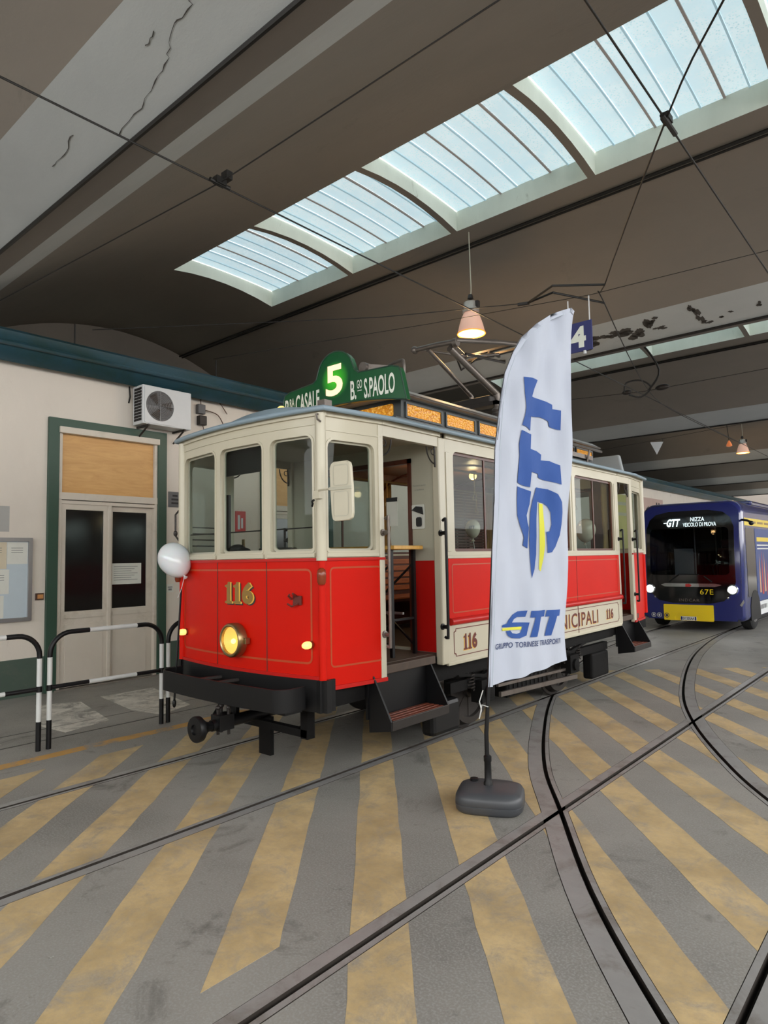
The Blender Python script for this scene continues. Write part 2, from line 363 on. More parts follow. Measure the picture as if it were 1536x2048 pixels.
# ---------------------------------------------------------------- floor, rails, road markings
def sweep(path, a, b, z0, z1):
    """rectangular section from lateral offset a to b (right of the path is positive)"""
    mb = MB(); n = len(path); vs = []
    for i, p in enumerate(path):
        t = (path[min(i + 1, n - 1)] - path[max(i - 1, 0)]).normalized(); r = Vector((t.y, -t.x, 0))
        for off, z in ((a, z0), (b, z0), (b, z1), (a, z1)): vs.append((p.x + r.x * off, p.y + r.y * off, z))
    fs = [tuple(i * 4 + j for j in q) for i in (0,) for q in ((3, 2, 1, 0),)] + [tuple((n - 1) * 4 + j for j in (0, 1, 2, 3))]
    for i in range(n - 1):
        for j in range(4): fs.append((i * 4 + j, i * 4 + (j + 1) % 4, (i + 1) * 4 + (j + 1) % 4, (i + 1) * 4 + j))
    return mb.add(vs, fs)
def cut(ob, coll):
    m = ob.modifiers.new('cut', 'BOOLEAN'); m.operation = 'DIFFERENCE'; m.solver = 'EXACT'; m.operand_type = 'COLLECTION'; m.collection = coll; m.use_self = False
    bpy.context.view_layer.update(); dg = bpy.context.evaluated_depsgraph_get()
    me = bpy.data.meshes.new_from_object(ob.evaluated_get(dg)); ob.modifiers.remove(m); ob.data = me
V = lambda x, y: Vector((x, y, 0))
straight = lambda x: [V(x, -6), V(x, 2), V(x, 10), V(x, 30), V(x, 58)]
curveA = smooth_path([V(-5.30, 17.5), V(-5.22, 14.6), V(-4.95, 11.6), V(-4.42, 9.2), V(-3.80, 7.45), V(-3.21, 6.13), V(-2.65, 5.05), V(-2.14, 4.28), V(-1.53, 3.37), V(-.92, 2.62), V(-.2, 1.85), V(.8, .95), V(2.4, -.2)], 5)
curveB = smooth_path([V(-3.90, 18.5), V(-3.83, 15.3), V(-3.58, 12.9), V(-3.21, 10.9), V(-2.64, 8.7), V(-2.12, 7.28), V(-1.53, 6.08), V(-1.06, 5.31), V(-.3, 4.3), V(.8, 3.1), V(2.4, 1.7)], 5)
RAILS = [(straight(-3.90), 1, 'grooved steel rail passing under the right side of the red tram', .0),
         (straight(-5.30), -1, 'grooved steel rail running under the left side of the red tram beside the barriers', .0),
         (straight(-2.14), -1, 'straight grooved rail crossing beside the grey flag base', .0),
         (straight(-.70), 1, 'grooved rail seen at the bottom right corner of the floor', .0),
         (curveA, 1, 'curved grooved rail sweeping from under the tram to the bottom of the picture', .0008),
         (curveB, -1, 'curved grooved rail from below the blue bus to the right edge', .0008)]
HEAD, GRV, LIP = .072, .016, .032
cut_bodies = bpy.data.collections.new('trench_cutters'); cut_grooves = bpy.data.collections.new('groove_cutters')
for c in (cut_bodies, cut_grooves): COL.children.link(c)
def to_coll(o, c): COL.objects.unlink(o); c.objects.link(o)
for path, side, lab, dz in RAILS:
    HEAD = .072 if dz == 0 else .115
    a, b = (-GRV - LIP, GRV + HEAD) if side > 0 else (-GRV - HEAD, GRV + LIP)
    to_coll(sweep(path, a - .004, b + .004, -.2, .2).build('trench_cutter', 'rail'), cut_bodies)
    to_coll(sweep(path, -GRV, GRV, -.06, .2).build('groove_cutter', 'rail'), cut_grooves)
floor = MB().box(-9.6, 16, -7, 62, -.6, 0).build('floor', 'asphalt', kind='structure'); cut(floor, cut_bodies)
floor.data.materials.append(M['groove'])
for p in floor.data.polygons:
    if -.3 < p.center.z < -.001: p.material_index = 1
for path, side, lab, dz in RAILS:
    HEAD = .072 if dz == 0 else .115
    a, b = (-GRV - LIP, GRV + HEAD) if side > 0 else (-GRV - HEAD, GRV + LIP)
    r = sweep(path, a, b, -.19, .0015 + dz).build('tram_rail', 'rail'); cut(r, cut_grooves)
    r.data.materials.append(M['groove'])
    for p in r.data.polygons:
        if p.center.z < -.001: p.material_index = 1
    tag(r, lab, 'rail', 'rails set in the depot floor')
TH = R(131.7); SD = Vector((math.cos(TH), math.sin(TH), 0)); SN = Vector((math.sin(TH), -math.cos(TH), 0))
def clip(poly, nx, ny, c):                         # keep nx*x + ny*y <= c
    out = []
    for i, p in enumerate(poly):
        q = poly[(i + 1) % len(poly)]; dp = nx * p[0] + ny * p[1] - c; dq = nx * q[0] + ny * q[1] - c
        if dp <= 0: out.append(p)
        if (dp < 0 < dq) or (dq < 0 < dp):
            t = dp / (dp - dq); out.append((p[0] + (q[0] - p[0]) * t, p[1] + (q[1] - p[1]) * t))
    return out
for k in range(-6, 15):
    lo = -.137 + .5965 * k; hi = lo + (.275 if k < 5 else .235)
    jag = lambda: random.uniform(-.012, .012)
    left, right = [], []
    for i in range(0, 81):
        t = -10 + i * .25
        left.append(SN * (lo + jag() * .5) + SD * t); right.append(SN * (hi + jag() * .5) + SD * t)
    segs = [(-5.93, -2.30, 'a'), (-2.05, 2.2, 'b')] if k == -1 else [(-6.28 if k > -4 else -6.0, 2.2, 'a')]
    for x0, x1, _ in segs:
        if k == -1 and _ == 'a': x1 = -2.42
        if k == -1 and _ == 'b': continue
        poly = [(p.x, p.y) for p in left] + [(p.x, p.y) for p in right[::-1]]
        for nx, ny, c in ((1, 0, x1), (-1, 0, -x0), (0, 1, 14.2), (0, -1, 2)): poly = clip(poly, nx, ny, c) if len(poly) > 2 else []
        if len(poly) < 3: continue
        mb = MB(); n = len(poly)
        mb.add([(x, y, -.004) for x, y in poly] + [(x, y, .0012) for x, y in poly], [tuple(range(n))[::-1], tuple(range(n, 2 * n))] + [(i, (i + 1) % n, (i + 1) % n + n, i + n) for i in range(n)])
        s = mb.build('painted_stripe', 'yellow_paint', floor); cut(s, cut_bodies)
def patch(name, mat, pts):
    n = len(pts); mb = MB().add([(x, y, -.004) for x, y in pts] + [(x, y, .001) for x, y in pts], [tuple(range(n))[::-1], tuple(range(n, 2 * n))] + [(i, (i + 1) % n, (i + 1) % n + n, i + n) for i in range(n)])
    return mb.build(name, mat, floor)
def wobble(x0, x1, y0, y1, n=24, a=.03):
    L = [(x0 + random.uniform(-a, a), y0 + (y1 - y0) * i / n) for i in range(n + 1)]; Rr = [(x1 + random.uniform(-a, a), y0 + (y1 - y0) * i / n) for i in range(n + 1)]
    return L + Rr[::-1]
patch('edge_line', 'orange_paint', wobble(-6.45, -6.3, 2.2, 13, 40, .02))
patch('crossing_bar', 'white_road', [(-8.75, 3.45), (-8.5, 3.9), (-7.25, 3.65), (-7.1, 3.1), (-7.6, 3.05)])
patch('crossing_bar', 'white_road', [(-8.6, 4.2), (-8.6, 4.95), (-7.2, 4.65), (-7.0, 4.15), (-7.5, 4.05)])
patch('crossing_bar', 'white_road', [(-8.6, 5.7), (-8.6, 6.3), (-7.2, 6.0), (-7.1, 5.5)])
patch('crossing_bar', 'white_road', [(-8.7, 2.2), (-8.6, 2.7), (-7.1, 2.5), (-7.0, 2.0)])
patch('floor_joint', 'black', wobble(-6.98, -6.955, -2, 14, 30, .006))
patch('floor_joint', 'black', wobble(-7.45, -7.43, -2, 14, 30, .006))
for c in (cut_bodies, cut_grooves):
    for o in list(c.objects): bpy.data.objects.remove(o)
    bpy.data.collections.remove(c)

# ---------------------------------------------------------------- vaulted roof
K = 3.4 / 2.49                                   # roof measured in eye-height units, scaled to metres
ZB = CAM_Z + 3.4
SY = lambda y: y * K
SZ = lambda z: CAM_Z + (z - CAM_Z) * K
BY = [-5.55, SY(1.89), SY(7.84), SY(14.02), SY(20.1), SY(26.4), SY(32.5)]
XW, XE = -12.95, 5.0
SX0, SXP, SXW = -6.86 * K, 1.53 * K, 1.455 * K    # roof light openings along a vault
ceiling = struct('ceiling')
def beam_profile(y0):                             # near face, soffit, far face
    return (y0 - .416 * K, SZ(4.455)), (y0, ZB), (y0 + .15 * K, ZB), (y0 + .40 * K, SZ(4.395))
NX = 6
wid = 0
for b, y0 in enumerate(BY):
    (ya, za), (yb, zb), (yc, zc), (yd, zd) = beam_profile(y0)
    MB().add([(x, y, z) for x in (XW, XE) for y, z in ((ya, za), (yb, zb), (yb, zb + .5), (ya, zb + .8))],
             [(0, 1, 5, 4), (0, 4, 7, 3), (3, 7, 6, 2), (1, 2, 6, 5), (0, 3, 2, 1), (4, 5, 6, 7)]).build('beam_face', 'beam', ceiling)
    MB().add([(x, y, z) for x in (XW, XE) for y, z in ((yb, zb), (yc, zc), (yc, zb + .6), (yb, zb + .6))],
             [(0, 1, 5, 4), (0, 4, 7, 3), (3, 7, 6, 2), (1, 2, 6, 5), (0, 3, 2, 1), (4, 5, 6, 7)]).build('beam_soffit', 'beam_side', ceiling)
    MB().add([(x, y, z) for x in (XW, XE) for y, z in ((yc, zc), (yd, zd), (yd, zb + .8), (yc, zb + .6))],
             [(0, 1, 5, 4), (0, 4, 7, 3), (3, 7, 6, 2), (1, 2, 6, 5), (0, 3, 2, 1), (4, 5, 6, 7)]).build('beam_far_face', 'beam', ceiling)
    MB().tube([(XW, y0 - .03, zb - .02), (XE, y0 - .03, zb - .02)], .022, 6).build('conduit', 'wire', ceiling)
    if b == len(BY) - 1: break
    y1 = BY[b + 1] - .416 * K; z1 = SZ(4.455); yA, zA = yd, zd
    ym = (yA + y1) / 2; hh = SZ(5.30)
    def vz(y):
        t = (y - ym) / (y1 - ym); return hh - (hh - (z1 if y > ym else zA)) * t * t
    yn, yf = ym + (4.2 - 4.87) * K, ym + (5.7 - 4.87) * K
    ys = [yA + (yn - yA) * i / 8 for i in range(9)] + [yn + (yf - yn) * i / 6 for i in range(1, 7)] + [yf + (y1 - yf) * i / 8 for i in range(1, 9)]
    xs = [XW]
    nsk = 6
    for n in range(nsk): xs += [SX0 + n * SXP, SX0 + n * SXP + SXW]
    xs.append(XE); mb = MB(); T = .16
    for i in range(len(xs) - 1):
        for j in range(len(ys) - 1):
            if i % 2 == 1 and yn - 1e-4 <= ys[j] < yf - 1e-4: continue
            q = [(xs[i], ys[j]), (xs[i + 1], ys[j]), (xs[i + 1], ys[j + 1]), (xs[i], ys[j + 1])]
            mb.add([(x, y, vz(y)) for x, y in q], [(0, 1, 2, 3)])
    mb.build('vault', 'vault', ceiling, 40)
    # opaque roof skin over the vault, so daylight enters only through the openings
    mb = MB()
    for i in range(len(xs) - 1):
        for j in range(len(ys) - 1):
            if i % 2 == 1 and yn - 1e-4 <= ys[j] < yf - 1e-4: continue
            q = [(xs[i], ys[j]), (xs[i + 1], ys[j]), (xs[i + 1], ys[j + 1]), (xs[i], ys[j + 1])]
            mb.add([(x, y, vz(y) + T) for x, y in q], [(0, 1, 2, 3)])
    mb.build('roof_skin', 'beam_side', ceiling, 40)
    MB().tube([(XW, yf + .30, vz(yf + .30) - .03), (XE, yf + .30, vz(yf + .30) - .03)], .02, 6).build('conduit', 'wire', ceiling)
    MB().tube([(XW, yf + .36, vz(yf + .36) - .03), (XE, yf + .36, vz(yf + .36) - .03)], .014, 6).build('conduit', 'wire', ceiling)
    WH = .27                                      # height of the roof light kerb
    for n in range(nsk):
        wid += 1; xa, xb = SX0 + n * SXP, SX0 + n * SXP + SXW; w = struct('window_%d' % wid)
        yy = [yn + (yf - yn) * i / 6 for i in range(7)]; zt = max(vz(y) for y in yy) + WH - .06
        top = lambda y: vz(yn) + WH + .3 * (vz(y) - vz(yn))
        kerb = MB()
        def wall(p):                              # closed slab along a polyline at the rim
            for (xA, yA_), (xB, yB_) in zip(p[:-1], p[1:]):
                dx, dy = (xB - xA), (yB_ - yA_); l = math.hypot(dx, dy); nx, ny = dy / l * .02, -dx / l * .02
                kerb.add([(xA, yA_, vz(yA_) + .001), (xB, yB_, vz(yB_) + .001), (xB, yB_, top(yB_)), (xA, yA_, top(yA_)),
                          (xA + nx, yA_ + ny, vz(yA_) + .02), (xB + nx, yB_ + ny, vz(yB_) + .02), (xB + nx, yB_ + ny, top(yB_)), (xA + nx, yA_ + ny, top(yA_))],
                         [(0, 1, 2, 3), (7, 6, 5, 4), (0, 4, 5, 1), (3, 2, 6, 7), (0, 3, 7, 4), (1, 5, 6, 2)])
        wall([(xa, y) for y in yy[::-1]]); wall([(xb, y) for y in yy]); wall([(xa, yn), (xb, yn)]); wall([(xb, yf), (xa, yf)])
        kerb.build('kerb', 'well', w)
        if b <= 1:
            npn = 8; pw = (xb - xa) / npn
            for p in range(npn):
                x0, x1 = xa + p * pw + .012, xa + (p + 1) * pw - .012; g = MB(); dzp = -.012 if p % 2 else 0
                for i in range(6): g.add([(x, y, top(y) + dz + dzp) for dz in (0, .012) for x, y in ((x0, yy[i]), (x1, yy[i]), (x1, yy[i + 1]), (x0, yy[i + 1]))],
                                         [(0, 1, 2, 3), (7, 6, 5, 4), (0, 4, 5, 1), (1, 5, 6, 2), (2, 6, 7, 3), (3, 7, 4, 0)])
                g.build('pane', 'skyglass', w)
                if p:
                    xm = xa + p * pw; wide = .02 if p % 3 else .026
                    g = MB()
                    for i in range(6): g.bar((xm, yy[i], top(yy[i]) - .012), (xm, yy[i + 1], top(yy[i + 1]) - .012), wide, .02)
                    g.build('glazing_bar', 'skybar' if p % 3 else 'skybar2', w)
        else:
            g = MB()
            for i in range(6): g.add([(x, y, top(y) + dz) for dz in (0, .012) for x, y in ((xa, yy[i]), (xb, yy[i]), (xb, yy[i + 1]), (xa, yy[i + 1]))],
                                     [(0, 1, 2, 3), (7, 6, 5, 4), (0, 4, 5, 1), (1, 5, 6, 2), (2, 6, 7, 3), (3, 7, 4, 0)])
            g.build('pane', 'skyglass', w)
# flaked patches of paint on the second beam and cracks on the first
def blob(mb, fn, cx, cz, rx, rz, n=16, rough=.45):
    pts = [(cx + rx * math.cos(a) * (1 - rough * random.random()), cz + rz * math.sin(a) * (1 - rough * random.random())) for a in [2 * math.pi * i / n for i in range(n)]]
    return mb.add([fn(a, b, .004) for a, b in pts], [tuple(range(n))])
(ya, za), (yb, zb), _, _ = beam_profile(BY[2])
bf = lambda x, t, d=0: (x, ya + (yb - ya) * t - d * .5, za + (zb - za) * t - d)
mb = MB()
for x, t, rx, rt_ in ((-4.45, .7, .22, .14), (-4.25, .55, .2, .2), (-4.05, .45, .2, .14), (-3.85, .5, .2, .2), (-3.65, .6, .16, .22), (-3.42, .38, .1, .26), (-3.3, .3, .1, .12), (-3.25, .6, .12, .08),
                      (-2.74, .25, .06, .2), (-2.68, .5, .07, .25), (-2.6, .75, .1, .08), (-2.36, .7, .07, .06), (-2.25, .62, .06, .05), (-1.87, .55, .05, .1), (-5.4, .6, .12, .1), (-6.0, .45, .1, .08)):
    for q in range(4): blob(mb, bf, x + random.uniform(-rx, rx) * .6, t + random.uniform(-rt_, rt_) * .6, rx * .55, rt_ * .5)
mb.build('flaked_paint', 'flake', ceiling)
(ya, za), (yb, zb), _, _ = beam_profile(BY[1])
bf1 = lambda x, t, d=0: Vector((x, ya + (yb - ya) * t - .004, za + (zb - za) * t - .004))
mb = MB()
for pts in ([(-3.2, .15), (-3.45, .3), (-3.5, .42), (-3.75, .45), (-3.95, .62), (-4.25, .7), (-4.5, .78), (-5.0, .84)], [(-5.3, .5), (-5.6, .62), (-5.9, .6)], [(-3.9, .35), (-4.05, .42)]):
    f = []
    for (x0, t0), (x1, t1) in zip(pts[:-1], pts[1:]):
        for i in range(5): f.append(bf1(x0 + (x1 - x0) * i / 5 + random.uniform(-.02, .02), t0 + (t1 - t0) * i / 5 + random.uniform(-.02, .02)))
    mb.tube(f, [random.uniform(.001, .0045) for _ in f], 4)
mb.build('crack', 'flake', ceiling)
# far end wall of the hall, end wall of the vaults above the offices
MB().box(-13.4, 16, 52, 52.3, 0, 8).build('wall_back', 'beam_side', kind='structure')
MB().box(8.0, 8.3, -7, 52, 0, 2.9).build('light_block_right', 'beam', kind='structure')  # unseen low wall, added to stop grazing light from the open side
MB().box(-13.4, 8.3, -7.3, -7, 0, 2.9).build('light_block_near', 'beam', kind='structure')  # added behind the camera, out of view, to keep low daylight out
wl = MB().box(-13.3, -12.95, -7, 52, 4.5, 8).build('wall_end', 'vault', kind='structure')
for b in range(len(BY) - 1):
    ym = (BY[b] + .4 * K + BY[b + 1] - .416 * K) / 2
    pts = [(ym + (i / 12 - .5) * 5.0, 5.05 + 1.0 * (1 - ((i / 12 - .5) * 2) ** 2)) for i in range(13)] + [(ym + 2.5, 4.4), (ym - 2.5, 4.4)]
    MB().panel(pts, [], lambda a, z, d: (-12.945 + .02 + d, a, z), .02).build('lunette', 'well', wl)

# ---------------------------------------------------------------- office wall on the left
WX = -9.47
wallf = lambda a, z, d=0: (WX + d, a, z)
DOORS = [(3.83, 5.65), (7.55, 9.37), (13.6, 15.4)]
wall_l = MB().panel([(-7, 0), (52, 0), (52, 4.6), (-7, 4.6)], [[(a + .1, .02), (b - .1, .02), (b - .1, 3.7), (a + .1, 3.7)] for a, b in DOORS], wallf, .3).build('wall_left', 'wall', kind='structure')
MB().box(-12.95, WX - .3, -7, 52, 4.45, 4.6).build('office_roof', 'vault', wall_l)
MB().box(-9.9, WX - .29, -7, 52, 0, 4.4).build('inner_lining', 'black', wall_l)
ed = [-7] + [v for p in DOORS for v in p] + [52]
for i in range(0, len(ed), 2): MB().box(WX - .01, WX + .012, ed[i], ed[i + 1], 0, .5).build('dado', 'wall_green', wall_l)
for n, (a, b) in enumerate(DOORS, 1):
    d = struct('door_%d' % n, (WX, (a + b) / 2, 0))
    fr = MB()
    fr.panel([(a, 0), (a + .15, 0), (a + .15, 3.66), (b - .15, 3.66), (b - .15, 0), (b, 0), (b, 3.81), (a, 3.81)], [], lambda y, z, e: (WX + .045 + e, y, z), .1)
    fr.build('door_frame', 'dark_green', d, 0, .006)
    MB().box(WX - .02, WX + .075, a + .14, b - .14, 3.60, 3.69).build('head_rail', 'door_paint', d, 0, .004)
    MB().box(WX - .06, WX + .02, a + .15, a + .2, 0, 3.6).box(WX - .06, WX + .02, b - .2, b - .15, 0, 3.6).build('jamb', 'door_paint', d, 0, .004)
    MB().box(WX - .06, WX - .03, a + .19, b - .19, 2.76, 3.6).build('transom_board', 'ply', d)
    MB().box(WX - .06, WX + .03, a + .15, b - .15, 2.66, 2.76).box(WX - .06, WX + .015, a + .15, b - .15, 2.60, 2.65).build('transom_rail', 'door_paint', d, 0, .004)
    m = (a + b) / 2
    for x0, x1, yin in ((a + .2, m, -.005), (m, b - .2, -.05)):
        X = WX + yin
        lf = MB().panel([(x0, .03), (x1, .03), (x1, 2.6), (x0, 2.6)], [[(x0 + .07, 1.08), (x1 - .09, 1.08), (x1 - .09, 2.52), (x0 + .07, 2.52)]], lambda y, z, e: (X + e, y, z), .05).build('door_leaf', 'door_paint', d, 0, .004)
        MB().box(X - .035, X - .02, x0 + .06, x1 - .08, 1.07, 2.53).build('pane', 'darkglass', lf)
        MB().box(X - .01, X + .012, x0 + .075, x1 - .085, .98, 1.035).build('glazing_bead', 'door_paint', lf, 0, .003)
        MB().box(X - .01, X + .006, x0 + .075, x1 - .09, .08, .9).build('kick_panel', 'door_paint', lf, 0, .004)
    MB().box(WX - .01, WX + .02, m - .03, m + .02, .03, 2.6).build('meeting_stile', 'door_paint', d, 0, .004)
    MB().box(WX - .05, WX + .06, a + .12, b - .12, 0, .02).build('threshold', 'vault', d)
# long teal gutter above the offices
g = struct('trim_1', (WX, 20, 4.5))
prof = [(0, 4.50), (.16, 4.44), (.26, 4.50), (.34, 4.60), (.36, 4.66), (.34, 4.70), (.34, 4.80), (.30, 4.84), (0, 4.84)]
n = len(prof); MB().add([(WX + x, y, z) for y in (-7, 52) for x, z in prof], [tuple(range(n)), tuple(range(n, 2 * n))[::-1]] + [(i, (i + 1) % n, (i + 1) % n + n, i + n) for i in range(n)]).build('gutter', 'teal', g, 30)
MB().tube([(WX + .37, -7, 4.63), (WX + .37, 52, 4.63)], .035, 8).build('gutter_bead', 'teal', g, 40)
for y in (4.05, 6.4, 9.5): MB().tube([(WX + .3, y, 4.84), (WX + .3, y, 5.12)], .012, 6).build('hanger', 'wire', g)
MB().tube([(WX + .01, 5.02, 4.46), (WX + .02, 5.03, 4.3), (WX + .015, 5.01, 4.2)], .012, 5).build('loose_cable', 'wire', g)
# ---------------------------------------------------------------- the historic tram
XC, HW = -4.6, 1.05
tram = thing('vintage_tram', 'red and cream vintage tram with green roof board standing on the rails', 'tram', (XC, 6.9, 0))
fyc = lambda x: 3.40 + .10 * ((x - XC) / .95) ** 2
ryc = lambda x: 10.50 - .10 * ((x - XC) / .95) ** 2
fF = lambda a, b, d=0: (a, fyc(a) - d, b)
fB = lambda a, b, d=0: (a, ryc(a) + d, b)
def side(s): return lambda a, b, d=0: (XC + s * (HW + d), a, b)
def facF(s): return lambda a, b, d=0: (XC + s * (.95 + .1 * (a - 3.5) / .62 + d), a, b)
def facB(s): return lambda a, b, d=0: (XC + s * (1.05 - .1 * (a - 9.66) / .74 + d), a, b)
rect = lambda x0, x1, z0, z1: [(x0, z0), (x1, z0), (x1, z1), (x0, z1)]
cx9 = [XC + .95 * (i / 5 - 1) for i in range(1, 10)]
BELT, GUT = 1.76, 2.90
ONE = [(.06, 0), (.94, 0), (.94, .10), (.72, .13), (.72, 1), (.46, 1), (.40, .90), (.22, .84), (.06, .84), (.06, .74), (.30, .74), (.30, .13), (.06, .10)]
def num116(mb, a0, a1, b0, b1, fn, d, bold):
    w = (a1 - a0) / 3.25; g = bold * .12 * (b1 - b0)
    for k in (0, 1):
        x = a0 + k * w * 1.02
        mb.panel([(x + u * w * .92 + (g if u > .5 else -g), b0 + v * (b1 - b0) + (g if v > .5 else -g)) for u, v in ONE], [], lambda p, q, e: fn(p, q, e + d), 0)
    return text(mb, '6', a0 + 2.08 * w - g, a1 + g, b0 - g, b1 + g, fn, d, .05)
# --- end walls
for fn, rear in ((fF, 0), (fB, 1)):
    p = MB().panel(rect(XC - .95, XC + .95, .84, BELT), [], fn, .05, cx9).build('end_panel', 'red', tram, 30)
    if not rear:
        for x in (-4.86, -4.205): MB().panel(rect(x - .004, x + .004, .86, BELT - .01), [], lambda a, b, d: fF(a, b, d + .003), .004).build('panel_seam', 'maroon', p)
        ln = MB(); frame_band(ln, XC - .90, XC + .86, .95, 1.68, .05, .016, lambda a, b, d: fF(a, b, d + .002), 0, cx9); ln.build('lining', 'goldline', p)
    MB().panel(rect(XC - .96, XC + .96, .835, .865), [], lambda a, b, d: fn(a, b, d + .014), .03, cx9).build('bottom_bead', 'redmould', p)
    MB().panel(rect(XC - .955, XC + .955, BELT - .022, BELT - .002), [], lambda a, b, d: fn(a, b, d + .012), .03, cx9).build('belt_bead', 'redmould', p)
    holes = [(-5.50, -4.895), (-4.82, -4.245), (-4.165, -3.72)]
    fr = MB().panel(rect(XC - .95, XC + .95, BELT, GUT), [rrect(a, b, 1.81, 2.725, .07, 4, .02) for a, b in holes], fn, .05, cx9).build('end_window_frame', 'cream', tram, 30)
    for a, b in holes:
        MB().panel(rect(a - .02, b + .02, 1.765, 1.80), [], lambda u, v, d: fn(u, v, d + .022), .03, cx9).build('window_sill', 'cream', fr, 0, .006)
        bd = MB(); bd.panel(rrect(a - .012, b + .012, 1.80, 2.737, .08, 4, .03), [rrect(a + .006, b - .006, 1.816, 2.719, .064, 4, .02)], lambda u, v, d: fn(u, v, d + .006), .02, cx9); bd.build('window_bead', 'cream', fr)
        sh = MB(); frame_band(sh, a, b, 1.81, 2.725, .06, .022, lambda u, v, d: fn(u, v, d - .03), .02, cx9); sh.build('sash', 'cream_old', fr)
        MB().panel(rrect(a + .01, b - .01, 1.82, 2.715, .05), [], lambda u, v, d: fn(u, v, d - .038), .004, cx9).build('pane', 'glass', fr)
    MB().panel(rect(XC - .97, XC + .97, 2.795, 2.81), [], lambda a, b, d: fn(a, b, d + .008), .02, cx9).panel(rect(XC - .99, XC + .99, 2.862, 2.90), [], lambda a, b, d: fn(a, b, d + .02), .04, cx9).build('cornice', 'cream', fr, 0, .004)
